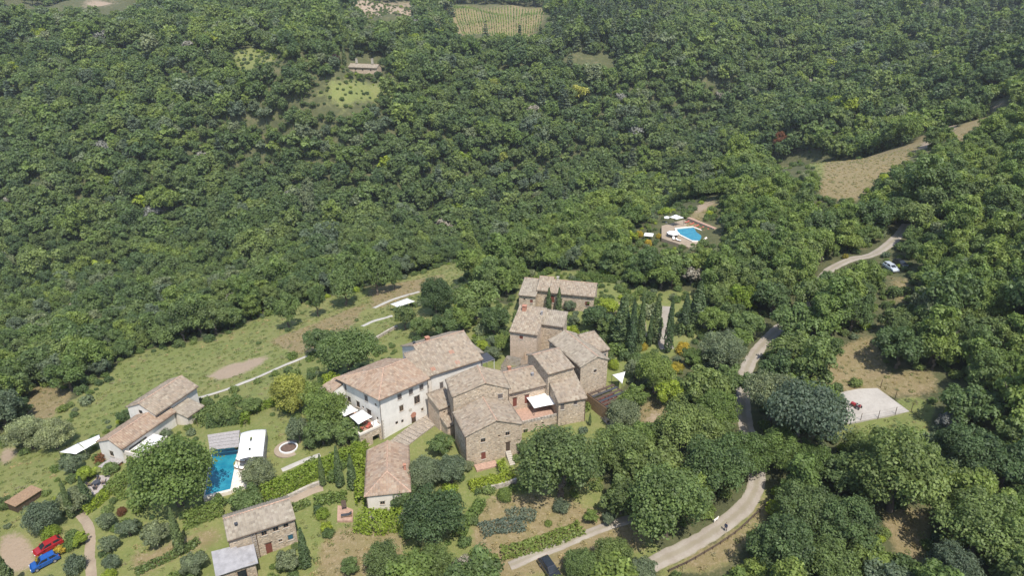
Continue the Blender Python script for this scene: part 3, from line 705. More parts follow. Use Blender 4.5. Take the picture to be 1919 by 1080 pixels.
def lounge_chair(name, label, cat, loc, rz, cm, group=None, w=.75):
    t = thing(name, label, cat, loc, rz, group)
    mb = MB(); mb.box(-w/2, w/2, -.38, .38, .30, .45); bevelled(mb.obj('seat', cm, t), .04)
    mb = MB(); T = Matrix.Translation((0, .36, .45)) @ Matrix.Rotation(-.25, 4, 'X'); mb.box(-w/2, w/2, -.06, .08, 0, .55, T=T); bevelled(mb.obj('backrest', cm, t), .04)
    for i in (-1, 1):
        mb = MB(); mb.box(i*w/2 - .04, i*w/2 + .04, -.36, .34, .58, .64); mb.obj('armrest', M['wood'], t)
        for j in (-1, 1): mb = MB(); mb.tube((i*w/2, j*.32, 0), (i*w/2, j*.32, .62), .03, n=5); mb.obj('leg', M['wood'], t)
    return t
def table(name, label, loc, rz, w, d, top='wood', hgt=.74, group=None, round_=False):
    t = thing(name, label, 'table', loc, rz, group); mb = MB()
    if round_: mb.tube((0, 0, hgt - .05), (0, 0, hgt), w/2, n=16)
    else: mb.box(-w/2, w/2, -d/2, d/2, hgt - .05, hgt)
    mb.obj('tabletop', M[top], t)
    for i in (-1, 1):
        for j in (-1, 1): mb = MB(); mb.tube((i*w*.34, j*d*.34, 0), (i*w*.34, j*d*.34, hgt - .05), .03, n=5); mb.obj('leg', M['metal_dark'], t)
    return t
for i, (x, y, rz, lb) in enumerate([(-3.4, 1.7, 2.2, 'red cushioned chair at the outer corner of the villa terrace'), (-2.2, 1.4, -1.2, 'red cushioned chair beside the front parapet of the villa terrace'),
                  (-2.3, 3.0, -2.4, 'red cushioned chair by the villa wall under the near canopy'), (-3.6, 3.2, .6, 'red cushioned chair at the inner side of the near terrace canopy')]):
    lounge_chair('terrace_chair', lb, 'chair', (*h.world(x, y), 2.864), h.ang + rz, M['cloth_red'], 'red chairs on the villa terrace')
table('terrace_table', 'low wooden table between red chairs on the villa terrace', (*h.world(-2.8, 2.3), 2.864), h.ang, 1.1, .8, 'wood', .45)
lounge_chair('terrace_sofa', 'pale cushioned sofa at the front corner of the villa terrace', 'sofa', (*h.world(-.9, .9), 2.864), h.ang, M['cloth_white'], None, 1.3)

# long wing behind the villa
h = House('long_wing', 'long tile roofed wing joined to the villa with a white gable end and red chimney', 'house', (801,704), (902,672), 9.3, 0.2, D=13.6)
W, D = h.W, h.D
h.block(-1.9, .795, .1, 6.2, -3, h.ze, 'sy', 2.35, [], 'plaster_warm', 'tile', ov=.6)
_, ro = h.block(.8, W, 0, D, -3, h.ze, 'gx', 2.9, [('f', 2.2, 5.0, .8, 1.5, 'shut'), ('f', 4.9, 5.4, .9, 1.7, 'shut'), ('f', 7.6, 5.2, .9, 1.4, 'shut'), ('f', 10.2, 5.4, .9, 1.5, 'shut'),
         ('l', D*.28, 8.0, .6, .9, 'hole'), ('l', D*.42, 7.7, .65, 1.2, 'hole')], 'plaster', 'tile', r=.555, ov=.5)
h.chimney(4.6, D*.66, h.ze + 2.2, ro, .8, .7); h.chimney(1.8, D*.70, h.ze + 1.9, ro, .4, .4, 'metal_dark')
h.pipe(W - .1, -.06, -1, h.ze)
for px, py in ((846,660), (857,671), (811,684)):
    x, y = h.local(px, py, 10.8); z = h.ze + 2.9 * y / (D * .555) + .14; k = 2.9 / (D*.555)
    T = Matrix.Translation((x, y, z)) @ Matrix.Rotation(math.atan(k), 4, 'X'); mb = MB()
    for i in range(3): mb.tube(T @ Vector((-.35 + .35*i, -.45, .06)), T @ Vector((-.35 + .35*i, .45, .06)), .12, n=6)
    mb.obj('new_tile_patch', M['brick'], ro)
WING = h
# small lean-to and dark canopy at the wing's far end
h.block(W + .005, W + 2.6, 4.0, 9.5, -3, h.ze - 1.4, 'sxr', 1.0, [('f', 1.3, 4.2, .8, 1.3, 'win')], 'stone_pink', 'tile_grey')
t = thing('glazed_canopy', 'dark grey flat canopy on posts at the far end of the long wing', 'canopy', hw(h, W + .4, .6, h.zg), h.ang)
mb = MB(); mb.box(0, 3.2, 0, 3.2, h.ze - 1.62, h.ze - 1.5); mb.obj('canopy_roof', M['metal_dark'], t)
mb = MB(); mb.box(-.08, 3.28, -.08, 3.28, h.ze - 1.70, h.ze - 1.625); mb.obj('canopy_frame', M['metal_grey'], t)
for i, j in ((.1, .1), (3.1, .1), (3.1, 3.1), (.1, 3.1)):
    mb = MB(); mb.tube((i, j, -1), (i, j, h.ze - 1.7), .07, n=6); mb.obj('post', M['white_paint'], t)

# stone cluster
h = House('stepped_stone_house', 'narrow stone lean-to in two roof steps against the gabled stone house', 'house', (823,768), (850,758), 5.6, .3, D=4.6)
h.block(0, h.W + .6, 0, h.D, -3, h.ze, 'sy', .9, [('f', 1.1, 4.1, .4, .4, 'hole')], 'stone_pink', 'tile', ov=.25)
a, b = h.local(826, 801, 2.8); h.block(.25, h.W + 1.0, -2.6, -.005, -3, h.ze - 2.6, 'sy', .7, [], 'stone_pink', 'tile', ov=.2)
h = House('gabled_stone_house', 'upper gabled stone house with one small window above the roof of the front stone house', 'house', (849,744), (954,728), 10, .3, D=6.2)
_, ro = h.block(0, h.W, 0, h.D, -3, h.ze, 'gy', 1.9, [('f', h.W*.84, 7.7, .95, 1.0, 'shut')], 'stone', 'tile', r=.57, ov=.3)
h.pipe(-.07, -.07, -1, h.ze); h.pipe(h.W - .1, -.07, 3, h.ze); UPPER = h
h = House('front_stone_house', 'front stone house with low gable, red brown shuttered window and white steps', 'house', (873,818), (978,795), 7.2, .6, D=7.6)
W = h.W
_, ro = h.block(0, W, 0, h.D, -3.5, h.ze, 'gy', 1.9, [('f', W*.30, 4.45, .9, .85, 'win'), ('f', W*.74, 4.75, .85, .8, 'win'), ('f', W*.59, 4.9, .5, .35, 'hole'),
        ('f', W*.30, .7, .85, 1.6, 'redshut'), ('f', W*.745, 1.3, .8, 1.9, 'door')], 'stone', 'tile', r=.54, ov=.3)
h.pipe(-.07, -.07, -2, h.ze); FRONT = h
t = thing('entry_steps', 'white stone steps leading up to the door of the front stone house', 'steps', hw(h, W*.745, -.05, .6), h.ang)
mb = MB()
for k in range(7): mb.box(-.5, .5, -.35 * (k + 1), -.35 * k - .002, -2.5, 1.25 - k * .2)
mb.obj('steps', M['stone_trim'], t)
sheet('terrace_paving', [h.world(*q) for q in ((W*.64, -2.4), (W*1.02, -2.3), (W*1.02, -5.2), (W*.70, -5.0))], M['terracotta'], .28, thick=1.2)
sheet('terrace_paving', [h.world(*q) for q in ((W*.12, -.25), (W*.50, -.25), (W*.5, -1.9), (W*.12, -1.9))], M['terracotta'], .75, thick=1.6)
h = House('courtyard_house', 'low courtyard stone house with two red doors behind the white sail', 'house', (955,736), (1027,719), 7.6, .8, D=8.0)
W = h.W
_, ro = h.block(-.3, W, 0, h.D, -3, h.ze, 'gx', 1.5, [('f', 1.4, 3.25, .85, 2.0, 'reddoor'), ('f', 4.0, 3.3, .9, 2.0, 'reddoor')], 'stone_pink', 'tile', r=.6, ov=.45)
h.chimney(W*.72, h.D*.3, h.ze + .8, ro, .4, .5, 'metal_grey'); h.chimney(W*.3, h.D*.75, h.ze + 1.0, ro, .6, .6)
COURT = h
a0 = COURT
t = thing('court_terrace', 'raised stone courtyard terrace with parapet between the front house and shed roof house', 'terrace', hw(h, 0, 0, .8), h.ang)
mb = MB(); wall_face(mb, (0.2, -4.9), (8.6, -5.2), -4, 2.4, [(1.0, -.1, .9, 1.2), (4.6, 1.4, .5, .4)]); wall_face(mb, (8.6, -5.2), (8.6, -.02), -4, 2.4, []); wall_face(mb, (.2, -.02), (.2, -4.9), -4, 2.4, [])
mb.obj('terrace_wall', M['stone'], t)
mb = MB(); mb.quad((.2, -4.9, 2.38), (8.6, -5.2, 2.38), (8.6, -.02, 2.38), (.2, -.02, 2.38)); mb.obj('terrace_floor', M['terracotta'], t)
mb = MB()
for k in range(12):
    x = .4 + k * .68; mb.box(x, x + .62, -4.88 - x*.036, -4.62 - x*.036, 2.384, 2.95)
mb.obj('parapet', M['drystone'], t)
opening('win', .9, 1.2, Matrix.Translation((1.2, -4.935, -.1)), t)
P = [U(979,738,5.6), U(1024,719,5.8), U(1050,757,5.2), U(1001,766,4.9)]
sail('shade_sail', 'large white shade sail over the courtyard terrace of the stone cluster', 'sail', [(*P[0], 5.6), (*P[1], 5.8), (*P[2], 5.2), (*P[3], 4.9)], {2: 3.1, 3: 3.1}, .2)
q = U(978, 752, 3.4)
h = House('stone_tower_house', 'taller stone block with shallow tile roof behind the courtyard', 'house', (1027,701), (1074,688), 10.5, 1.2, D=8.2)
h.block(0, h.W, 0, h.D, -3, h.ze, 'gx', 1.1, [], 'stone', 'tile', r=.72, ov=.35)
h = House('shed_roof_house', 'stone house with single sloping roof stepping down in front of the tower block', 'house', (1047,755), (1098,746), 6.8, 1.3, D=8.6)
W = h.W
h.block(0, W, 0, h.D, -4, h.ze, 'sy', 2.4, [('f', W*.14, 3.7, .8, 1.3, 'shut'), ('f', W*.62, 4.3, .75, 1.0, 'shut')], 'stone', 'tile', ov=.3)
h.pipe(W - .1, -.07, -2, h.ze)
h = House('right_gable_house', 'tall gabled stone house at the end of the cluster above the dark pergola', 'house', (1088,688), (1139,674), 10, 2.2, D=12.5)
W = h.W; RG = h
_, ro = h.block(0, W, 0, h.D, -4, h.ze, 'gy', 1.3, [('f', W*.55, 5.5, .75, .7, 'win'), ('l', 3.0, 3.0, .6, .6, 'hole')], 'stone', 'tile_grey', r=.6, ov=.3)
h.pipe(-.07, -.07, -2, h.ze)
h.block(W - .6, W + 3.2, 4.4, 10.2, -4, h.ze - .6, 'sy', 1.4, [('f', 2.1, 4.6, 2.4, 1.7, 'glass')], 'stone_pink', 'tile', ov=.3)

# dark slatted pergola with timber wall
A_ = G3(1104, 770, 2.6); e1 = U(1139, 723, 4.6) - U(1100, 738, 4.6)
o_ = U(1100, 738, 4.4); ex = e1 / np.hypot(*e1); ang = math.atan2(ex[1], ex[0])
t = thing('dark_pergola', 'dark slatted pergola with a tan timber side wall below the right gable house', 'pergola', (o_[0], o_[1], 1.6), ang)
PL, PW = float(np.hypot(*e1)) + 1.2, 6.4
for k in range(6):
    mb = MB(); y = -PW + .2 + k * PW / 6; mb.box(0, PL, y, y + .62, 2.85, 2.93); mb.obj('roof_slat', M['wood_dark' if k % 2 else 'metal_dark'], t)
for k in range(4):
    mb = MB(); x = .1 + k * (PL - .3) / 3; mb.box(x, x + .14, -PW, .1, 2.62, 2.84); mb.obj('beam', M['wood_dark'], t)
mb = MB()
for k in range(16): mb.box(-.12, -.02, -PW + k * PW/16 + .01, -PW + (k + 1) * PW/16 - .01, -2.2, 2.75)
mb.obj('timber_wall', M['wood'], t)
for i, j in ((PL - .1, -PW + .1), (PL - .1, -.1)):
    mb = MB(); mb.box(i - .07, i + .07, j - .07, j + .07, -2, 2.62); mb.obj('post', M['wood_dark'], t)
mb = MB(); mb.box(.3, PL - .5, -PW + .6, -.8, 1.2, 1.3); mb.obj('lower_deck', M['wood_red'], t)
P = [(1147,703,5.0), (1172,697,6.0), (1166,720,4.6), (1158,712,4.6)]
sail('shade_sail', 'small white triangular shade sail beside the dark pergola', 'sail', [(*U(a, b, c), c) for a, b, c in P], {0: 1.6, 2: 1.6}, .05)

# upper house with two roofs, and the long farmhouse behind
h = House('upper_stone_house', 'tall stone house with one big sloping roof and a smaller right hand block', 'house', (956,621), (1006,628), 10.4, 3.2, D=8.0)
W = h.W; _, ro = h.block(0, W, 0, h.D, -4, h.ze, 'sy', 2.5, [('f', W*.42, 5.6, .8, .9, 'redshut')], 'stone_pink', 'tile', ov=.3)
h.chimney(1.4, h.D - 1.4, h.ze + 2.4, ro, .9, .7); h.chimney(W - .4, h.D*.72, h.ze + 2.1, ro, .35, .5, 'metal_grey')
a, b = h.local(1017, 601, 11.6)
_, ro = h.block(W + .005, W + 4.8, 4.2, h.D + .5, -4, h.ze + .6, 'sy', 1.4, [], 'stone', 'tile_grey', ov=.3)
h.pipe(W + 4.75, 4.13, -2, h.ze + .6)
h.block(W - 2.6, W - .005, -3.6, -.005, -4, h.ze - 4.6, None, 0, [], 'stone_pink')
h.block(-.6, W - 2.7, -5.0, -.36, -4, h.ze - 6.0, None, 0, [], 'drystone')
h = House('long_farmhouse', 'long low stone farmhouse with two slim cypresses in front, farthest of the hamlet', 'house', (1030,548), (1113,556), 9.2, 4.8, D=7.6)
W = h.W; ang5 = h.ang
_, ro = h.block(0, W, 0, h.D, -3, h.ze, 'gx', 1.6, [('f', .8, 1.6, .9, 1.8, 'reddoor'), ('f', W*.26, 2.4, .7, .7, 'redshut'), ('f', W*.86, 1.7, 1.1, 1.2, 'redshut')], 'stone', 'tile', r=.55, ov=.4)
h.chimney(W*.12, h.D*.55, h.ze + 1.6, ro, .5, .7, 'stone_trim')
h.block(-3.4, -.005, 1.0, h.D + .3, -3, h.ze - .1, 'gx', 1.9, [], 'stone', 'tile', r=.6, ov=.4)
h.block(-7.6, -3.41, -1.2, h.D - .4, -3, h.ze - 1.0, 'gx', 1.6, [('f', 3.2, 1.5, .7, 1.0, 'redshut'), ('f', 1.4, 2.1, .5, .5, 'hole')], 'stone', 'tile_grey', r=.85, ov=.3)

# lower-left stone cottage with metal roofed annex
h = House('stone_cottage', 'stone cottage with tile roof and grey metal annex at the bottom of the garden', 'house', (428,1012), (551,972), 2.0, -3.4, D=5.6)
W = h.W
_, ro = h.block(0, W, 0, h.D, -3, h.ze, 'gx', 1.1, [('f', W*.52, 3.9, .85, .85, 'win'), ('f', W*.70, 4.0, .85, .85, 'win'), ('f', W*.86, 4.05, .8, .8, 'win'), ('f', W*.55, .05, .95, 2.1, 'reddoor'),
        ('f', W*.74, 1.6, .55, .5, 'win'), ('f', W*.90, 1.3, .9, 1.1, 'glass')], 'stone', 'tile_grey', r=.62, ov=.35)
h.chimney(W*.15, h.D*.3, h.ze + .5, ro, .35, .35, 'metal_dark'); h.pipe(W*.40, -.07, -1, h.ze); h.pipe(-.07, h.D*.5, -1, h.ze)
mb = MB(); mb.tube((W*.33, -.2, -.5), (W*.33, -.2, h.ze), .04, n=5); mb.tube((W*.38, -.2, -.5), (W*.38, -.2, h.ze), .04, n=5)
for k in range(12): mb.box(W*.33, W*.38, -.22, -.18, k * .45, k * .45 + .05)
mb.obj('trellis', M['wood_grey'], h.root)
h.block(-2.3, W*.30, -3.6, -.36, -3, h.ze - 2.6, 'none', 0, [('f', 3.2, .2, 1.4, 1.7, 'hole'), ('f', 1.2, .6, .8, 1.0, 'hole')], 'stone', name='annex_wall')
mb = MB(); a = h.ze - 2.55
mb.quad((-2.7, -4.0, a - .1), (.9, -4.0, a - .1), (.9, .2, a + .8), (-2.7, .6, a + .8)); mb.quad((.9, -4.0, a - .1), (W*.34, -4.0, a - .25), (W*.34, -.38, a + .45), (.9, -.38, a + .75))
mb.obj('annex_roof', M['metal_grey'], h.root).modifiers.new('th', 'SOLIDIFY').thickness = .1
COTTAGE = h
# gabled house wrapped by hedges
h = House('hedged_house', 'red tiled house with hipped roof and white end wall, wrapped by yellow green hedge', 'house', (686,930), (742,924), 3.2, -1.6, W=7.0, D=12.0)
W = h.W
_, ro = h.block(0, W, 0, h.D, -3, h.ze, 'hipf', 1.5, [('f', W*.36, 2.6, .8, .7, 'win')], 'plaster_warm', 'tile_red', ov=.3)
h.chimney(W*.92, h.D*.42, h.ze + .5, ro, .4, .8); h.pipe(.08, -.07, -1, h.ze)
# left long house: low range, taller cross range
h = House('white_gabled_house', 'long house with white gable end, roof terrace and taller tiled back range by the meadow', 'house', (231,842), (290,801), -.6, -4.6, W=13.0, D=6.4)
W = h.W
a = h.ze
_, ro = h.block(0, W, 0.6, h.D, -3, a, 'gx', 1.3, [('l', 2.8, 1.3, 1.0, 1.2, 'win'), ('f', 3.6, .9, 4.2, 2.0, 'hole')], 'plaster', 'tile_red', r=.45, ov=.45)
h.block(W*.72, W + 7.5, 1.6, h.D + 2.4, -3, a + 1.5, 'gx', 1.6, [('l', 3.4, 4.6, 1.0, .9, 'hole')], 'plaster', 'tile', r=.5, ov=.5)
h.block(W + .3, W + 4.6, -2.4, 1.59, -3, a - .9, 'sy', .9, [], 'plaster_warm', 'tile_grey', ov=.3)
mb = MB(); mb.box(.4, 7.2, -3.0, .58, -3, a - 1.7); mb.obj('terrace_base', M['plaster_warm'], h.root)
mb = MB(); mb.box(1.0, 7.3, -3.1, .57, a - 1.698, a - 1.6); mb.obj('terrace_floor', M['white_paint'], h.root)
mb = MB(); mb.box(.3, .55, -3.1, .57, a - 1.69, a - .8); mb.box(.56, 7.3, -3.12, -2.95, a - 1.59, a - 1.2); mb.obj('parapet', M['plaster_warm'], h.root)
mb = MB(); mb.box(-2.9, -.3, 1.0, 3.6, -3, 1.0); mb.obj('porch_wall', M['brick'], h.root)
mb = MB(); mb.box(-3.1, -.2, .8, 3.8, 1.004, 1.12); mb.obj('porch_roof', M['wood_grey'], h.root)
# far farmhouse across the valley
def ground_gap(z): q = U(653, 125, z); return z - float(H(*q))
zz_ = min(np.linspace(24, 48, 97), key=lambda z: abs(ground_gap(z) - 3.3))
h = House('far_farmhouse', 'small pale stone farmhouse with two chimneys alone on the far wooded slope', 'house', (653,125), (706,127), zz_, None, D=6.0)
h.zg = float(H(*h.o)); W = h.W
_, ro = h.block(0, W, 0, h.D, -14, h.ze, 'gx', 1.7, [('f', W*.25, h.ze - 2, .9, 1.1, 'win'), ('f', W*.5, h.ze - 2, .9, 1.1, 'win'), ('f', W*.78, h.ze - 2, .9, 1.1, 'win')], 'stone_pink', 'tile_grey', ov=.5)
h.chimney(W*.22, h.D*.5, h.ze + 3.0, ro, 1.1, 1.6, 'stone_trim'); h.chimney(W*.78, h.D*.5, h.ze + 3.0, ro, 1.1, 2.0, 'stone_trim')
FAR = h

# ---------------------------------------------------------------- vegetation: leaf clouds and trunks
def cards(P, N, size, rg, aspect=1.5):
    """leaf-sprig faces: folded diamonds at P facing roughly N"""
    n = len(P); N = N / (np.linalg.norm(N, axis=1)[:, None] + 1e-9)
    a = rg.normal(size=(n, 3)); t = np.cross(N, a); t /= np.linalg.norm(t, axis=1)[:, None] + 1e-9; b = np.cross(N, t)
    s = (size * rg.uniform(.6, 1.35, n))[:, None]
    V = np.stack([P - t * s * aspect * .5, P - b * s * .5 + N * s * .12, P + t * s * aspect * .5, P + b * s * .5 + N * s * .12], 1).reshape(-1, 3)
    return V, np.arange(4 * n).reshape(n, 4)
def clump_cloud(rg, lobes, per, size, tilt=.5, squash=1.0):
    """lobes: (centre, radius) list -> leaf cards over the lobes' outer skins, thinner inside"""
    Ps, Ns, At = [], [], []
    for c, r in lobes:
        k = max(8, int(per * (r / np.mean([l[1] for l in lobes])) ** 2)); d = rg.normal(size=(k, 3)); d /= np.linalg.norm(d, axis=1)[:, None]
        d[:, 2] = np.where(d[:, 2] < -.35, -d[:, 2], d[:, 2])
        rad = r * (1 - .45 * rg.random(k) ** 2.2) * (1 + .22 * np.sin(d[:, 0] * 7 + c[0] * 9) * np.sin(d[:, 1] * 6 + c[1] * 7))
        p = c + d * rad[:, None] * np.array([1, 1, squash]); Ps.append(p); Ns.append(d + rg.normal(size=(k, 3)) * tilt + np.array([0, 0, .35]))
        At.append(np.clip(rg.normal(.5 + rg.normal(0, .2), .2, k), 0, 1))
    P = np.vstack(Ps); return (*cards(P, np.vstack(Ns), size, rg), np.concatenate(At))
def crown_lobes(rg, n, kind):
    L = []
    for i in range(n):
        while True:
            d = rg.normal(size=3); d /= np.linalg.norm(d)
            if d[2] > -.55: break
        if kind == 'broad': c = d * np.array([.76, .76, .62]) * rg.uniform(.55, 1.2) + np.array([0, 0, 1.02]); r = rg.uniform(.12, .33)
        elif kind == 'tall': c = d * np.array([.64, .64, .95]) * rg.uniform(.6, 1.12) + np.array([0, 0, 1.45]); r = rg.uniform(.16, .34)
        elif kind == 'loose': c = d * np.array([.72, .72, .50]) * rg.uniform(.5, 1.12) + np.array([0, 0, .95]); r = rg.uniform(.15, .30)
        elif kind == 'shrub': c = d * np.array([.66, .66, .45]) * rg.uniform(.6, 1.1) + np.array([0, 0, .45]); r = rg.uniform(.26, .42)
        elif kind == 'flat': c = d * np.array([.85, .85, .28]) * rg.uniform(.5, 1.05) + np.array([0, 0, 1.0]); r = rg.uniform(.20, .34)
        L.append((c, r))
    if kind != 'flat': L.append((np.array([0, 0, {'shrub': .4, 'tall': 1.4}.get(kind, .95)]), .52))
    return L
def crown_mesh(name, seed, kind, lobes, per, size):
    rg = np.random.default_rng(seed)
    if kind == 'cypress':                                # unit: height 1, half width about .09
        k = per; t = rg.random(k) ** .85; a = rg.uniform(0, 6.283, k)
        w = .082 * np.clip(np.minimum(t * 7 + .35, (1.02 - t) ** .75 * 1.35), 0, 1) * (1 + .16 * np.sin(a * 3 + t * 17) + .1 * np.sin(a * 5 - t * 31))
        rr = w * (1 - .35 * rg.random(k) ** 2); P = np.stack([rr * np.cos(a), rr * np.sin(a), .03 + t * .97], 1)
        N = np.stack([np.cos(a), np.sin(a), np.full(k, .25)], 1) + rg.normal(size=(k, 3)) * .5
        V, Q = cards(P, N, size, rg, 1.8); return np_mesh(name, V, Q, np.clip(rg.normal(.5, .22, k), 0, 1))
    if kind == 'conifer':                                # unit: height 1, half width about .24, tiers of drooping boughs
        Ps, Ns, At = [], [], []
        for j in range(lobes):
            z = .10 + .9 * (j + rg.random()) / lobes; R0 = .25 * (1 - z) ** .8 + .015; m = max(5, int(9 * (1 - z)) + 3)
            for b in range(m):
                a = 6.283 * (b + rg.random() * .7) / m; q = max(4, int(per * R0 * 3)); u = rg.random(q) ** .7
                ln = R0 * rg.uniform(.7, 1.2); sp_ = rg.normal(0, .22, q) * u
                P = np.stack([np.cos(a + sp_) * u * ln, np.sin(a + sp_) * u * ln, z - u * ln * .32 + rg.normal(0, .008, q)], 1)
                Ps.append(P); Ns.append(np.stack([np.cos(a) * .3 + rg.normal(0, .4, q), np.sin(a) * .3 + rg.normal(0, .4, q), np.ones(q)], 1)); At.append(np.clip(rg.normal(.35 + .3 * u, .18), 0, 1))
        V, Q = cards(np.vstack(Ps), np.vstack(Ns), size, rg, 1.8); return np_mesh(name, V, Q, np.concatenate(At))
    V, Q, At = clump_cloud(rg, crown_lobes(rg, lobes, kind), per, size)
    return np_mesh(name, V, Q, At)
def trunk_mesh(name, seed, hgt, r, limbs=5, spread=.5, split=.45):
    rg = random.Random(seed); mb = MB(); p = Vector((0, 0, -.12)); segs = 4; prev = r * 1.35
    for i in range(segs):
        wv = .04 if limbs else .003; q = Vector((rg.uniform(-wv, wv) * (i + 1), rg.uniform(-wv, wv) * (i + 1), hgt * split * (i + 1) / segs)); w = r * (1 - .12 * (i + 1))
        mb.tube(p, q, prev, w, 7, cap=False); p, prev = q, w
    for k in range(limbs):
        a = 6.283 * k / limbs + rg.uniform(-.4, .4); l1 = p + Vector((math.cos(a) * spread * .45, math.sin(a) * spread * .45, hgt * .22))
        l2 = l1 + Vector((math.cos(a + .3) * spread * .4, math.sin(a + .3) * spread * .4, hgt * .26))
        mb.tube(p, l1, prev * .7, prev * .42, 5, cap=False); mb.tube(l1, l2, prev * .42, prev * .16, 5, cap=False)
    me = mb.mesh(name, True); me.materials.append(BARK); return me

SH = {}
def shape(kind, i, q='n'):
    key = (kind, i, q)
    if key not in SH:
        sd_ = 100 + i * 17 + sum(map(ord, kind + q))
        cfg = {'n': (40, 120, .078), 'b': (95, 150, .046), 'f': (22, 42, .15)}[q]
        if kind == 'cypress': c = crown_mesh('crown', sd_, kind, 0, {'n': 1500, 'b': 3000, 'f': 500}[q], {'n': .028, 'b': .02, 'f': .05}[q])
        elif kind == 'conifer': c = crown_mesh('crown', sd_, kind, {'n': 16, 'b': 22, 'f': 12}[q], {'n': 22, 'b': 34, 'f': 9}[q], {'n': .045, 'b': .034, 'f': .085}[q])
        else: c = crown_mesh('crown', sd_, kind, cfg[0], cfg[1], cfg[2])
        c.materials.append(LEAF['mid'])
        if kind in ('cypress', 'conifer'): t = trunk_mesh('trunk', sd_, .5, .016, 0, 0, .9)
        elif kind == 'shrub': t = trunk_mesh('trunk', sd_, .5, .05, 4, .4, .3)
        else: t = trunk_mesh('trunk', sd_, 1.25 if kind != 'tall' else 1.7, .085, 5, .75)
        SH[key] = (c, t)
    return SH[key]
TREES = []                                               # (x, y, radius) of everything planted
def plant(name, label, cat, kind, leaf, x, y, z, s, rz, group=None, q='n', zs=1.0, i=0):
    c, t = shape(kind, i, q)
    root = thing(name, label, cat, (x, y, z), rz, group); root.scale = (s, s, s * zs)
    co = bpy.data.objects.new('crown', c); COL.objects.link(co); co.parent = root
    co.material_slots[0].link = 'OBJECT'; co.material_slots[0].material = LEAF[leaf]
    to = bpy.data.objects.new('trunk', t); COL.objects.link(to); to.parent = root
    TREES.append((x, y, s)); return root
CC = {'broad': 1.0, 'tall': 1.45, 'loose': .92, 'shrub': .42, 'flat': 1.0}    # crown centre height in crown radii
def at_tree(px, py, r, kind, zs=1.0):
    """ground point, height and crown radius of a tree whose crown centre is seen at px,py with a radius of r pixels"""
    rm = 4.0
    for _ in range(4):
        p = G(px, py, rm * CC[kind] * zs); z = float(H(*p)); zc = proj(p[0], p[1], z + rm * CC[kind] * zs)[2]; rm = r * zc / F
    return p[0], p[1], z, rm
_n = [0]
def tree(name, label, cat, kind, leaf, px, py, r, group=None, q='n', zs=1.0):
    x, y, z, rm = at_tree(px, py, r, kind, zs); _n[0] += 1
    return plant(name, label, cat, kind, leaf, x, y, z - .1, rm, (_n[0] * 2.4) % 6.28, group, q, zs, _n[0] % 4)
def upright(name, label, cat, kind, leaf, top, base, fat=1.0, group=None, q='n'):
    """cypress or conifer from its top and foot pixels"""
    p = G(*base); z = float(H(*p)); lo, hi = 1.0, 40.0
    for _ in range(30):
        m = (lo + hi) / 2; lo, hi = (m, hi) if proj(p[0], p[1], z + m)[1] > top[1] else (lo, m)
    _n[0] += 1; c, t = shape(kind, _n[0] % 3, q); o = plant(name, label, cat, kind, leaf, p[0], p[1], z - .05, lo, _n[0] * 2.4 % 6.28, group, q, 1.0, _n[0] % 3)
    o.scale = (lo * fat, lo * fat, lo); TREES[-1] = (p[0], p[1], lo * .1 * fat); return o

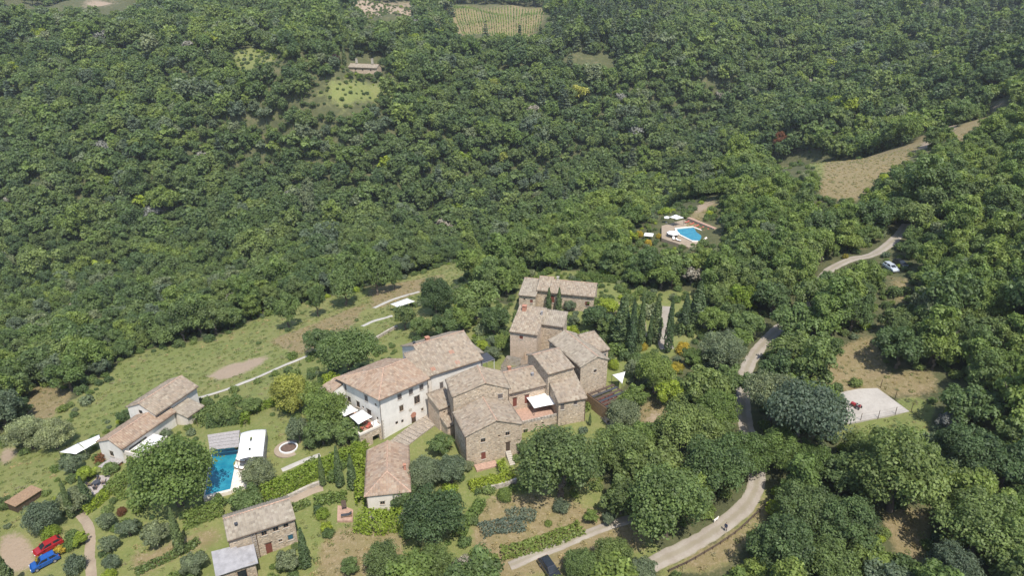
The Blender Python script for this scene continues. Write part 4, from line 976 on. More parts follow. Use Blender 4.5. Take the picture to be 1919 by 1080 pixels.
# named trees, each read off the photograph: crown centre and radius in pixels
NT = [
 ('holm_oak','big grey green oak in front of the front stone house steps','tree','broad','dark',1052,868,80,'b',1.0),
 ('oak_tree','dense dark green tree between the hedged house and the clipped slope hedge','tree','broad','dark',812,965,60,'b',1.0),
 ('oak_tree','dark tree hugging the right side of the hedged house','tree','broad','dark',762,935,30,'n',1.0),
 ('olive_tree','grey olive tree right below the front stone house corner','tree','loose','grey',845,880,34,'b',1.0),
 ('olive_tree','grey green olive tree just right of the hedged house roof','tree','loose','grey',795,885,38,'b',1.0),
 ('bay_tree','light green bush at the foot of the stepped lane','tree','broad','mid',825,832,24,'n',.9),
 ('olive_tree','olive bush at the left foot of the front stone house','tree','loose','grey',877,872,13,'n',1.0),
 ('bay_tree','dark round bush beside the white entry steps','tree','broad','dark',983,838,16,'n',1.0),
 ('oak_tree','broad mid green oak overhanging the gravel road bend','tree','broad','mid',1252,942,80,'b',1.05),
 ('oak_tree','bright leafy oak on the inside of the gravel road bend','tree','broad','mid',1345,870,62,'b',1.05),
 ('oak_tree','fresh green oak above the road bend where the road goes out of sight','tree','broad','fresh',1395,850,48,'b',1.0),
 ('oak_tree','rounded green oak right behind the big grey green oak','tree','broad','mid',1165,840,50,'b',1.0),
 ('oak_tree','dark oak in the hollow behind the lane end','tree','broad','dark',1165,930,42,'n',1.0),
 ('oak_tree','leafy oak uphill of the broad road bend oak','tree','broad','mid',1290,800,56,'b',1.0),
 ('oak_tree','pale fresh oak left of the road above the bend','tree','broad','fresh',1345,770,42,'b',1.0),
 ('oak_tree','green oak between the pergola path and the road','tree','broad','mid',1235,860,45,'n',1.0),
 ('bare_tree','half bare grey twiggy tree among the bend oaks','tree','loose','twig',1222,858,20,'n',1.1),
 ('young_tree','bright young tree at the lane end','tree','broad','fresh',1108,968,15,'n',1.0),
 ('young_tree','small bluish bush at the lane end','tree','broad','grey',1142,972,14,'n',1.0),
 ('bush','dark blue green bush in the dry slope below the big oak','shrub','shrub','pine',1052,950,18,'n',1.2),
 ('silver_leaved_tree','green tree with silvery leaves by the dark car','tree','loose','mid',1090,1058,36,'b',1.0),
 ('silver_leaved_tree','green tree with silvery leaves between dark car and road','tree','broad','mid',1150,1040,38,'b',1.0),
 ('silver_leaved_tree','pale leaved tree leaning over the near road edge','tree','loose','grey',1205,1065,28,'n',1.0),
 ('oak_tree','bright green oak at the top of the road verge triangle','tree','broad','fresh',1462,845,42,'b',1.0),
 ('oak_tree','bright green oak between verge and cedar','tree','broad','fresh',1520,862,38,'b',1.0),
 ('cedar_tree','dark grey green cedar on the left of the gravel court','tree','flat','pine',1515,770,74,'b',1.35),
 ('cedar_tree','dark grey green cedar left of the court, nearer the road','tree','flat','grey',1450,735,50,'b',1.4),
 ('oak_tree','rounded oak at the left of the dry clearing','tree','broad','mid',1492,655,44,'n',1.0),
 ('oak_tree','round oak overhanging the left edge of the dry clearing','tree','broad','mid',1548,650,32,'n',1.0),
 ('oak_tree','dark round oak throwing shade on the dry clearing','tree','broad','dark',1690,650,46,'n',1.0),
 ('chestnut_tree','very big green chestnut below the gravel court','tree','broad','mid',1690,885,88,'b',1.05),
 ('chestnut_tree','green chestnut at the left shoulder of the very big chestnut','tree','broad','mid',1620,850,45,'b',1.0),
 ('dead_tree','bare brown dead tree beside the court grass','tree','loose','twig',1773,790,22,'n',1.2),
 ('oak_tree','grey oak below the bright verge oaks','tree','broad','dark',1508,955,56,'b',1.0),
 ('oak_tree','grey green oak right of the verge lower down','tree','broad','dark',1468,1030,66,'b',1.0),
 ('oak_tree','broad oak left of the lower dry clearing','tree','broad','dark',1585,985,60,'b',1.0),
 ('oak_tree','oak at the bottom edge left of the lower dry clearing','tree','broad','mid',1560,1065,55,'b',1.0),
 ('oak_tree','broad mid green oak right of the lower dry clearing','tree','broad','mid',1840,985,80,'b',1.0),
 ('oak_tree','grey green oak at the bottom corner below the lower clearing','tree','broad','grey',1790,1065,50,'b',1.0),
 ('oak_tree','dark oak above the lower clearing right of the big chestnut','tree','broad','dark',1815,850,58,'b',1.0),
 ('oak_tree','dark oak at the right edge level with the court','tree','broad','dark',1890,870,58,'n',1.0),
 ('oak_tree','rounded dark oak right of the court grass','tree','broad','dark',1820,760,50,'n',1.0),
 ('olive_tree','big grey olive below the dark pergola','tree','loose','grey',1168,775,36,'b',1.0),
 ('fig_tree','bright green tree right of the dark pergola','tree','broad','fresh',1190,745,28,'n',1.1),
 ('fig_tree','tall bright green tree behind the small shade sail','tree','broad','fresh',1228,700,38,'b',1.1),
 ('olive_tree','grey olive just above the small shade sail','tree','loose','grey',1190,692,22,'n',1.0),
 ('broom_bush','yellow flowering broom below the lone path cypress','shrub','shrub','yellow',1280,655,15,'n',1.2),
 ('broom_bush','yellow orange broom left of the grey trees','shrub','shrub','yellow',1268,690,14,'n',1.2),
 ('bay_tree','green bush right of the yellow brooms','tree','broad','fresh',1302,672,20,'n',1.0),
 ('olive_tree','dark grey tree above the road side wood','tree','broad','grey',1355,655,42,'b',1.0),
 ('oak_tree','green tree below the grey tree by the road','tree','broad','mid',1320,725,45,'n',1.0),
 ('oak_tree','grey green tree left of the straight road stretch','tree','broad','mid',1372,715,38,'n',1.0),
 ('lime_tree','lime green round tree above the hamlet road','tree','broad','lime',1385,558,28,'n',1.1),
 ('oak_tree','round tree left of the road under the lime green tree','tree','broad','mid',1400,610,32,'n',1.0),
 ('oak_tree','dark round tree left of the road higher up','tree','broad','dark',1450,560,36,'n',1.0),
 ('weeping_willow','golden weeping willow on the lawn left of the villa','tree','broad','gold',545,738,38,'b',1.1),
 ('tall_tree','tall airy green tree in front of the villa terrace','tree','loose','fresh',610,765,44,'b',1.3),
 ('oak_tree','leafy tree under the villa terrace wall','tree','broad','mid',650,806,30,'n',1.0),
 ('weeping_tree','grey weeping tree over the round planter','tree','loose','grey',558,805,24,'n',1.4),
 ('bay_tree','deep green bush beside the round planter tree','tree','broad','dark',588,822,20,'n',1.0),
 ('stone_pine','broad flat topped pine behind the villa','tree','flat','mid',652,655,56,'b',1.15),
 ('holm_oak','dark rounded tree left of the flat topped pine','tree','broad','dark',598,640,30,'n',1.0),
 ('walnut_tree','round dark tree above the white meadow canopy','tree','broad','dark',818,553,34,'b',1.15),
 ('walnut_tree','small dark round tree near the long wing','tree','broad','dark',758,592,22,'n',1.35),
 ('oak_tree','bushy tree behind the long wing roof','tree','broad','mid',835,608,28,'n',1.0),
 ('oak_tree','tree between the walnut and the farmhouse','tree','broad','mid',892,560,42,'n',1.0),
 ('oak_tree','dark tree at the back left of the upper stone house','tree','broad','dark',925,600,30,'n',1.0),
 ('bay_tree','bright bush below the upper stone house','tree','broad','fresh',942,640,18,'n',1.0),
 ('olive_tree','grey olive below the upper stone house wall','tree','loose','grey',925,660,18,'n',1.0),
 ('olive_tree','grey olive in front of the long farmhouse','tree','loose','grey',1068,572,14,'n',1.0),
 ('oak_tree','dark green tree right of the upper stone house','tree','broad','dark',1120,597,30,'n',.9),
 ('bay_tree','fresh tree at the right end of the long farmhouse','tree','broad','fresh',1105,565,16,'n',1.0),
 ('bay_tree','round pale bush beside the upper stone house end wall','tree','broad','grey',1076,600,12,'n',1.0),
 ('meadow_tree','leaning meadow tree farthest down the slope','tree','broad','mid',537,580,24,'n',1.7),
 ('meadow_tree','thin meadow tree with bare leaning trunk','tree','broad','mid',592,562,17,'n',2.1),
 ('meadow_tree','broad crowned meadow tree with ivy trunk','tree','broad','mid',645,535,30,'n',1.4),
 ('meadow_tree','forked meadow tree just left of the top path','tree','broad','mid',704,512,30,'n',1.5),
 ('meadow_tree','small leaning meadow tree by the top path','tree','loose','mid',738,520,18,'n',1.6),
 ('oak_tree','huge yellowish oak left of the blue pool','tree','broad','fresh',325,885,78,'b',1.0),
 ('flowering_tree','cream flowering round tree at the meadow edge','tree','broad','cream',52,812,36,'b',1.0),
 ('flowering_tree','cream flowering tree nearer the white tents','tree','broad','cream',100,815,32,'b',1.0),
 ('olive_tree','big grey olive beside the gravel car park','tree','loose','grey',78,968,38,'b',1.0),
 ('olive_tree','grey olive behind the two left cypresses','tree','loose','grey',140,935,30,'n',1.0),
 ('olive_tree','small olive nearest the top of the garden path','tree','loose','grey',198,976,20,'n',1.0),
 ('olive_tree','olive second along the garden path','tree','loose','grey',240,988,23,'n',1.0),
 ('olive_tree','olive with the widest grey crown left of the tall cypress','tree','loose','grey',290,1002,31,'n',1.0),
 ('olive_tree','small olive third down beside the garden path','tree','loose','grey',203,1020,20,'n',1.0),
 ('olive_tree','smallest olive at the lower end of the garden path','tree','loose','grey',208,1055,18,'n',1.0),
 ('olive_tree','grey olive at the bottom corner of the cottage garden','tree','loose','grey',362,1058,28,'n',1.0),
 ('olive_tree','grey olive by the cottage front wall','tree','loose','grey',538,1052,26,'n',1.0),
 ('olive_tree','silvery olive below the curved pool canopy','tree','loose','grey',482,886,34,'b',1.0),
 ('bay_tree','dark green bush below the silvery pool olive','tree','broad','mid',460,935,32,'n',.9),
 ('bay_tree','bright bush at the near corner of the blue pool','tree','broad','fresh',408,942,16,'n',1.0),
 ('olive_tree','grey green olive above the brown shed','tree','loose','grey',132,870,24,'n',1.0),
 ('bay_tree','bright round bush beside the white gabled house porch','tree','broad','lime',162,888,18,'n',.9),
 ('bay_tree','bush behind the white gabled house roof','tree','broad','mid',240,780,22,'n',.9),
 ('oak_tree','dark tree in the tall grass at the bottom','tree','broad','dark',718,1052,38,'b',1.0),
 ('bay_tree','small dark round bush in the tall grass','tree','broad','mid',655,1062,18,'n',1.0),
 ('bare_tree','half bare grey tree at the bottom below the slope hedge','tree','loose','twig',868,1062,26,'n',1.0),
 ('oak_tree','mid green tree at the bottom below the dense dark tree','tree','broad','mid',815,1055,36,'b',1.0),
 ('oak_tree','green tree at the bottom left of the lane','tree','loose','fresh',905,1058,34,'n',1.0),
 ('purple_plum','dark purple plum tree left of the far farmhouse','tree','broad','purple',628,110,10,'n',1.0),
 ('oak_tree','round tree at the right end of the far farmhouse','tree','broad','dark',722,118,13,'n',1.0),
 ('orchard_tree','low tree below the left end of the far farmhouse','tree','broad','mid',656,140,8,'n',.9),('orchard_tree','low green tree below the middle of the far farmhouse','tree','broad','fresh',674,143,9,'n',.8),('orchard_tree','low tree below the right half of the far farmhouse','tree','broad','mid',692,142,8,'n',.8),('orchard_tree','low tree below the right corner of the far farmhouse','tree','broad','dark',708,140,9,'n',.9),
 ('rust_tree','rust brown dying tree at the top of the ridge clearing','tree','tall','rust',1462,262,15,'n',1.0),
 ('oak_tree','airy green tree between the golden willow and the villa','tree','loose','fresh',578,742,30,'n',1.3),
 ('oak_tree','bright green tree under the left end of the villa','tree','broad','lime',622,712,18,'n',1.2),
 ('oak_tree','dense tree right of the grey weeping tree','tree','broad','mid',603,806,30,'n',1.1),
 ('bay_tree','leafy tree at the left foot of the villa terrace','tree','broad','fresh',634,785,24,'n',1.1),
 ('bay_tree','dark tree at the lower foot of the villa terrace','tree','broad','mid',668,818,20,'n',1.0),
 ('bay_tree','bright tree right of the broad cypress group','tree','broad','fresh',1338,600,30,'n',1.0),
 ('oak_tree','tree above the bright tree right of the cypress drive','tree','broad','mid',1345,560,28,'n',1.0),
 ('bay_tree','lime green tree in the garden right of the long farmhouse','tree','broad','lime',1140,575,22,'n',1.0),
 ('bay_tree','round green tree in the upper garden by the broad dark cypress','tree','broad','mid',1140,612,22,'n',.9),
 ('bay_tree','low green tree below the upper garden path','tree','broad','fresh',1100,628,13,'n',.9),
 ('fig_tree','bright leafy tree below the yellow brooms','tree','broad','lime',1255,735,30,'n',1.0),
 ('oak_tree','grey green tree right of the bright leafy broom tree','tree','broad','mid',1290,740,30,'n',1.0),
 ('oak_tree','fresh green tree under the big grey pergola olive','tree','broad','fresh',1205,815,32,'n',1.0),
 ('bay_tree','round green tree behind the small dark walnut','tree','broad','mid',790,612,22,'n',1.0),
 ('oak_tree','green tree just above the long wing ridge','tree','broad','fresh',868,598,26,'n',1.0),
 ('bay_tree','lime bush at the back of the long wing','tree','broad','lime',905,648,14,'n',1.0),
 ('bay_tree','grey green bush beside the dark glazed canopy','tree','loose','grey',922,640,16,'n',1.0),
 ('bay_tree','leafy bush left of the golden willow','tree','broad','mid',470,760,20,'n',.9),
 ('bay_tree','leafy bush above the clipped lawn hedge','tree','broad','mid',420,775,22,'n',.9),
 ('tamarisk_tree','yellowish tree at the bottom garden edge','tree','broad','lime',150,1010,16,'n',.9),
]
for nm, lb, ct, kd, lf, px, py, r, q, zs in NT: tree(nm, lb, ct, kd, lf, px, py, r, None, q, zs)
CY_ = [('cypress','left one of the two slim cypresses before the long farmhouse',(1027,539),(1028,583),1.25),('cypress','right one of the two slim cypresses before the long farmhouse',(1046,539),(1047,586),1.2),
 ('cypress','broad dark cypress beside the blue glazed extension',(1168,556),(1164,655),1.9),('cypress','slim cypress next to the broad dark one',(1183,560),(1182,668),.85),
 ('cypress','slim cypress left of the sandy strip',(1202,556),(1199,652),.85),('cypress','slim cypress right of the sandy strip',(1219,590),(1216,650),.9),
 ('cypress','broad cypress at the left edge of the gravel drive',(1232,555),(1227,642),1.4),('cypress','lone slim cypress standing in the gravel drive',(1261,557),(1251,662),.8),
 ('cypress','dark cypress on the right of the gravel drive',(1284,550),(1281,625),1.3),('cypress','broadest dark cypress right of the gravel drive',(1307,528),(1303,618),1.7),
 ('cypress','thin cypress behind the drive',(1296,560),(1293,612),.8),
 ('cypress','leaning tall cypress left of the patio table',(112,902),(136,972),.95),('cypress','stout cypress beside the patio table',(152,893),(166,952),1.3),
 ('cypress','tall cypress right of the widest olive',(325,953),(340,1040),1.0),('cypress','dark cypress at the right end of the stone cottage',(566,990),(574,1066),1.15),
 ('cypress','leftmost of three small cypresses along the bright hedge',(601,852),(606,912),.9),('cypress','middle one of three small cypresses along the bright hedge',(633,836),(638,914),1.0),
 ('cypress','stoutest of three small cypresses, beside the hedged house',(658,852),(662,918),1.2),('cypress','tiny cypress by the shed roof house corner',(1104,774),(1105,798),1.2),
 ('cypress','dark cypress cut by the bottom left corner',(2,1040),(25,1120),1.6),
 ('cypress','far slim cypress left of the far farmhouse',(646,82),(646,122),1.2),('cypress','far cypress beside the purple plum',(661,70),(661,112),1.6)]
for nm, lb, a, b, fat in CY_: upright(nm, lb, 'cypress', 'cypress', 'cypress', a, b, fat, 'cypresses of the hamlet' if b[1] > 200 else 'cypresses at the far farmhouse', 'b' if b[1] > 200 else 'n')
for i, (a, b, lb) in enumerate([((735,62),(737,118),'blue green fir standing nearest the far farmhouse'),((985,98),(985,130),'dark lone fir left of the blue green fir wood'),((1070,90),(1068,130),'blue fir at the foot of the fir wood'),
                     ((908,38),(910,72),'pointed dark tree in front of the vineyard')]):
    upright('fir_tree', lb, 'fir', 'conifer', 'pine', a, b, 1.15)

# hedges and ground shrubs
def hedge(name, label, px_line, width, height, leaf, group=None, dens=34, size=.26, cat='hedge', world=None, round_=.35):
    L = smooth_line(world if world is not None else WP(px_line), .8); rg = np.random.default_rng(len(label)); x0, y0 = L[0]; z0 = float(H(x0, y0))
    seg = np.hypot(*np.diff(L, axis=0).T); T = np.gradient(L, axis=0); T /= np.hypot(T[:, 0], T[:, 1])[:, None] + 1e-9
    n = int(seg.sum() * (width + 2 * height) * dens); i = rg.integers(0, len(L) - 1, n); f = rg.random(n)[:, None]
    c = L[i] * (1 - f) + L[i + 1] * f; t = T[i]; nn = np.stack([-t[:, 1], t[:, 0]], 1)
    u = rg.uniform(-height - width / 2, height + width / 2, n); top = np.abs(u) < width / 2
    lat = np.where(top, u, np.sign(u) * width / 2); hz = np.where(top, height, height + width / 2 - np.abs(u))
    edge = np.clip((np.abs(lat) / (width / 2)) ** 4 * (hz / height) ** 4, 0, 1); lat = lat * (1 - edge * round_ * .4); hz = hz - edge * round_ * height * .3
    jit = rg.normal(0, .10, (n, 3)); bul = 1 + .14 * wob(c[:, 0] * 4, c[:, 1] * 4, 7)
    P = np.stack([c[:, 0] + nn[:, 0] * lat * bul, c[:, 1] + nn[:, 1] * lat * bul, hz * bul + H(c[:, 0], c[:, 1])], 1) + jit
    N = np.stack([nn[:, 0] * np.where(top, .15, np.sign(u)), nn[:, 1] * np.where(top, .15, np.sign(u)), np.where(top, 1, .3)], 1) + rg.normal(size=(n, 3)) * .55
    P -= np.array([x0, y0, z0]); V, Q = cards(P, N, size, rg); root = thing(name, label, cat, (x0, y0, z0), 0, group)
    link('foliage', np_mesh('foliage', V, Q, np.clip(rg.normal(.5, .22, n), 0, 1)), LEAF[leaf], root)
    mb = MB()
    for k in range(0, len(L) - 1, 3): mb.tube((L[k][0] - x0, L[k][1] - y0, float(H(*L[k])) - z0 - .2), (L[k][0] - x0, L[k][1] - y0, float(H(*L[k])) - z0 + height * .8), .05, .03, 5)
    mb.obj('stem', BARK, root)
    for q in L[::2]: TREES.append((q[0], q[1], width * .5))
    return root
HG = [('big bright green hedge running from the pool olive up to the villa corner',[(492,935),(540,915),(590,890),(640,868),(690,848)],3.0,2.2,'lime'),
 ('yellow green hedge hugging the left side of the hedged house',[(676,855),(674,900),(676,950)],1.3,2.4,'lime'),
 ('deep rounded hedge across the front of the hedged house',[(674,985),(705,990),(740,985),(757,975)],3.4,2.6,'lime'),
 ('clipped lawn hedge turning a corner above the pool canopy',[(460,800),(464,778),(505,763),(530,752)],1.4,1.6,'lime'),
 ('clipped dark topped hedge running down the dry slope',[(902,945),(890,965),(872,985),(858,1012)],1.7,1.3,'fresh'),
 ('bright hedge below the front stone house terrace',[(880,918),(910,910),(945,905),(958,890)],1.6,1.5,'lime'),
 ('round topped hedge beside the terracotta paving',[(934,886),(948,884)],2.6,1.8,'lime'),
 ('hedge between the cottage and the big bright hedge',[(548,958),(580,945)],1.2,1.1,'mid'),
 ('hedge bank left of the stone cottage',[(345,985),(385,970),(420,958)],2.6,2.0,'fresh'),
 ('low clipped hedge along the bottom garden edge',[(255,1078),(300,1056),(345,1035),(372,1018)],1.1,.9,'mid'),
 ('lime hedge beside the patio table',[(158,965),(185,945),(205,925)],1.6,1.3,'lime'),
 ('yellow green hedge between patio and huge oak',[(205,930),(235,905),(265,885)],2.6,1.8,'fresh'),
 ('dark climbing greenery along the foot of the long wing',[(808,745),(840,730),(870,715),(893,700)],1.6,1.8,'mid'),
 ('flat topped garden hedge above the hedge corner shrubs',[(590,945),(615,940),(650,935)],1.6,1.3,'fresh'),
 ('planted bank of green shrubs along the lane',[(940,1040),(985,1030),(1040,1012),(1090,992)],2.4,.8,'fresh'),
 ('hedge bank beside the white gabled house terrace',[(370,800),(400,785),(440,775)],2.6,2.4,'mid'),
 ('long green bank of shrubs along the far edge of the lawn',[(375,790),(420,770),(450,755)],2.2,2.0,'fresh'),
 ('thick shrub hedge behind the grey pool pergola',[(390,800),(420,795),(455,790)],2.2,2.4,'mid'),
 ('red leaved hedge by the porch of the white gabled house',[(182,866),(200,862)],1.6,1.3,'rust'),
 ('climbing greenery behind the long farmhouse',[(1080,520),(1120,525),(1160,530)],2.2,1.6,'fresh')]
for lb, L, w, hh, lf in HG: hedge('hedge', lb, L, w, hh, lf)
for lb, L, w in [('upper bushy row of silver lavender on the dry slope',[(950,970),(975,966),(1005,972)],2.2),('lower and longer bushy row of silver lavender on the dry slope',[(900,1000),(930,990),(985,985)],2.6)]:
    hedge('lavender_row', lb, L, w, .8, 'silver', None, 40, .22, 'lavender')
SB = [('shrub','yellow blossoming shrub over the red car',[(112,1032,11,'yellow')]),('shrub','yellow blossoming shrub at the blue car bonnet',[(77,1049,11,'yellow')]),
 ('shrub','lime shrub behind the red car',[(95,1002,18,'lime')]),('shrub','green shrub right of the red car',[(135,1020,16,'fresh')]),('shrub','grey green shrub at the bottom beside the blue car',[(140,1062,22,'grey')]),
 ('shrub','yellow green shrub on the bottom edge of the garden',[(205,1078,14,'lime')]),('shrub','orange tinted shrub below the huge oak',[(228,960,10,'rust')]),
 ('shrub','lime shrub in the garden left of the brick patio',[(605,965,14,'lime')]),('shrub','golden shrub below the lime garden shrub',[(612,990,13,'lime')]),
 ('shrub','green shrub at the corner of the garden lawn',[(615,1000,13,'mid')]),('shrub','dark bush before the hedge of the hedged house',[(760,1000,14,'fresh')]),
 ('shrub','dark red shrub beside the villa gate',[(812,735,8,'rust')]),('shrub','dark red shrub beside the round planter',[(578,835,9,'purple')]),
 ('shrub','green shrub in front of the upper stone house end wall',[(1072,622,14,'lime')]),('shrub','lime shrub beside the small shade sail',[(1150,685,12,'lime')]),
 ('shrub','pale cream shrub behind the long wing',[(905,620,16,'cream')]),('shrub','yellow shrub by the long farmhouse door',[(995,575,7,'yellow')]),
 ('shrub','yellow broom left of the round white parasol',[(1236,443,7,'yellow')]),('shrub','yellow broom below the square white parasol',[(1215,456,8,'yellow')]),('shrub','yellow broom under the square white parasol',[(1198,440,8,'yellow')]),
 ('shrub','yellow broom at the road edge below the silver car',[(1584,481,6,'yellow')]),('shrub','yellow shrub beside the thin sandy strip',[(1205,650,10,'yellow')]),
 ('shrub','green shrub on the dry slope below the terrace hedge',[(945,930,16,'fresh')]),('shrub','small shrub below the lavender rows',[(1028,982,8,'fresh')]),('shrub','dark shrub by the brown shed',[(12,945,16,'dark')]),
 ('shrub','round lime shrub under the white gabled house terrace',[(290,870,14,'lime')])]
for nm, lb, it in SB:
    for px, py, r, lf in it: tree(nm, lb, 'shrub', 'broad' if px < 125 and py > 1010 else 'shrub', lf, px, py, r, None, 'n', 1.25 if py < 1010 or px > 125 else 1.0)

# ---------------------------------------------------------------- woods
CLEAR = [[(1392,690),(1430,640),(1480,592),(1525,552),(1535,575),(1500,602),(1455,645),(1418,690),(1408,740),(1412,790),(1384,790),(1384,740)],
 [(1550,500),(1590,483),(1598,497),(1560,512)],[(1645,470),(1685,432),(1692,446),(1660,480)],[(1210,1062),(1300,1000),(1360,965),(1420,903),(1458,935),(1452,960),(1362,1065),(1240,1082)],
 [(1570,720),(1640,715),(1757,752),(1748,805),(1590,812)],[(1578,640),(1640,625),(1668,700),(1755,692),(1768,740),(1590,742)],[(1640,482),(1712,485),(1712,530),(1660,525)],[(1668,520),(1706,520),(1702,560),(1680,565)],
 [(1190,392),(1350,388),(1352,460),(1200,468)],[(1455,307),(1550,302),(1700,272),(1780,230),(1792,245),(1712,300),(1640,340),(1605,380),(1532,377),(1540,312)],[(1300,375),(1345,365),(1345,392),(1300,400)],
 [(1645,955),(1752,952),(1742,1055),(1692,1048)],[(1450,300),(1550,296),(1550,318),(1455,318)],[(832,6),(1030,12),(1014,56),(868,62)],[(660,0),(782,0),(752,36),(692,28)],[(643,104),(716,104),(718,140),(643,140)],[(590,172),(745,146),(740,194),(620,204)],
 [(1190,552),(1318,545),(1312,625),(1262,662),(1190,668)],[(1192,770),(1252,752),(1244,790),(1202,802)],[(972,512),(1128,515),(1165,560),(1140,640),(1150,700),(1168,735),(960,720)],[(0,0),(258,0),(250,14),(0,14)],
 [(1850,196),(1892,183),(1892,202),(1852,212)],[(1062,103),(1140,103),(1140,118),(1062,118)],[(435,98),(520,98),(520,124),(450,126)]]
CLW = []
CLEAR += [[(680,630),(1000,640),(1000,900),(680,900)],[(1000,660),(1165,640),(1160,770),(1125,800),(1000,790)],[(-40,905),(330,940),(700,1000),(700,1110),(-40,1110)], [(960,1010),(1060,1010),(1080,1110),(960,1110)]]
for p in CLEAR:
    c = np.mean(p, 0); g = G3(*c); CLW.append((p, WP(p), proj(*g)[2]))
def grid_pts(x0, x1, y0, y1, s, seed):
    rg = np.random.default_rng(seed); gx = np.arange(x0, x1, s); gy = np.arange(y0, y1, s * .87)
    X, Y = np.meshgrid(gx, gy); X = X + (np.arange(len(gy)) % 2)[:, None] * s / 2
    P = np.stack([X.ravel(), Y.ravel()], 1) + rg.uniform(-.36, .36, (X.size, 2)) * s; return P[np.abs(P[:, 0]) < .83 * P[:, 1] + 32]
cand = np.vstack([grid_pts(-330, 330, 46, 270, 5.0, 1), grid_pts(-480, 480, 270, 470, 6.3, 2), grid_pts(-640, 640, 470, 760, 7.2, 3), grid_pts(-900, 900, 760, 1060, 9.5, 4)])
rg = np.random.default_rng(11)
cx, cy = cand.T; ch = H(cx, cy); ok = np.ones(len(cand), bool)
ok &= ~inpoly(cx, cy, HAMLET)
ok &= near_line(cx, cy, W_ROAD) > 2.9
for p in W_GREEN + W_DRY + W_BARE: ok &= ~inpoly(cx, cy, p)
for f in FOOT: ok &= ~inpoly(cx, cy, f)
cand = cand[ok]; ch = ch[ok]; cx, cy = cand.T
crad = np.where(cy < 270, 3.3, 4.0) * (1 + .55 * rg.random(len(cand)) ** 1.5) * np.where(cy > 470, 1.2, 1.0)
crad *= (1 + .18 * wob(cx, cy, 45, 3)) * np.where(rg.random(len(cand)) < .12, 1.35, 1.0) * np.where(rg.random(len(cand)) < .15, .72, 1.0)
T_ = np.array(TREES)
ok = np.ones(len(cand), bool)
for x, y, r in TREES: ok &= np.hypot(cx - x, cy - y) > .60 * (min(r, 9) + crad)
ux, uy, uz = proj(cx, cy, ch + crad * 1.05); ur = crad * F / uz
bx, by, bz = proj(cx, cy, ch); tx, ty, tz = proj(cx, cy, ch + crad * 1.95)
for poly, wp, zc in CLW:
    ok &= ~inpoly(cx, cy, wp)
    for a in np.linspace(0, 6.283, 9)[:-1]:
        ok &= ~(inpoly(ux + .8 * ur * math.cos(a), uy + .8 * ur * math.sin(a), poly) & (bz < zc + 3))
    pe = np.array(poly, float); pe = np.vstack([pe + (np.roll(pe, -1, 0) - pe) * f for f in (0, .33, .67)])
    for qx, qy in pe: ok &= ~((np.hypot(ux - qx, (uy - qy) / .95) < .82 * ur) & (bz < zc - 1))
    ok &= ~((inpoly(ux, uy, poly) | inpoly(tx, ty, poly) | inpoly(tx - .4 * ur, ty, poly) | inpoly(tx + .4 * ur, ty, poly)) & (bz < zc + 3))
for hp, hz in (([(560,560),(1180,480),(1190,760),(700,900),(560,800)], 190),):
    pass
cand, ch, crad, ux, uy, uz, ur, bx, by = [a[ok] for a in (cand, ch, crad, ux, uy, uz, ur, bx, by)]
cx, cy = cand.T
hue_n = wob(cx, cy, 28, 1) + rg.normal(0, .75, len(cand)) + .35 * wob(cx, cy, 110, 6)
hue = np.digitize(hue_n, [-.55, .42, 1.15]);                    # 0 dark 1 mid 2 fresh 3 grey
ridge = (ux > 1000) & (uy > 120) & (uy < 480) & (ch > 0); crest = np.interp(ux, [880, 1000, 1250, 1450, 1720, 1919], [480, 420, 330, 285, 200, 150])
hue = np.where((uy > crest) & (ux > 880) & (rg.random(len(hue)) < .62), np.minimum(hue + 1, 2), hue); hue = np.where((uy < crest) & (rg.random(len(hue)) < np.where((ch < -8) | ((uy > crest - 110) & (ux > 700)), .6, .15)), np.where(hue == 3, 0, np.maximum(hue - 1, 0)), hue)
con = inpoly(ux, uy, [(1030,0),(1250,0),(1235,70),(1140,130),(1060,130),(1035,60)]) & (rg.random(len(hue)) < .6)
con |= (cy > 330) & (rg.random(len(hue)) < .02)
con |= inpoly(ux, uy, [(1700,0),(1919,0),(1919,120),(1800,120)]) & (rg.random(len(hue)) < .4)
HN = ['dark', 'mid', 'fresh', 'grey']; HW = ['dark green', 'mid green', 'fresh green', 'grey green']
inframe = (ux > -ur) & (ux < 1919 + ur) & (uy > -ur) & (uy < 1080 + ur)
order = np.argsort(-np.where(inframe & ~con, ur, 0)); near = set(order[:290].tolist())
ZONES = [('below the gravel court', [(1540,800),(1960,800),(1960,1200),(1420,1200),(1400,1000)]), ('right of the gravel court clearing', [(1640,560),(1960,560),(1960,800),(1700,800)]),
 ('between the gravel road and the court clearing', [(1390,600),(1640,560),(1640,800),(1400,820)]), ('along the road near the silver car', [(1500,420),(1960,420),(1960,560),(1640,560),(1480,620)]),
 ('between the hamlet and the gravel road', [(1100,640),(1420,560),(1420,1000),(1100,1000)]), ('above the hamlet below the upper pool', [(1080,455),(1500,440),(1500,600),(1300,680),(1080,620)]),
 ('around the upper pool', [(1080,330),(1420,330),(1500,450),(1080,460)]), ('on the ridge beside the dry clearing', [(1400,180),(1960,180),(1960,430),(1400,430)]),
 ('behind the long farmhouse on the ridge', [(860,380),(1100,380),(1110,540),(860,560)]), ('past the sloping meadow', [(-100,560),(880,400),(900,520),(560,600),(250,690),(-100,840)])]
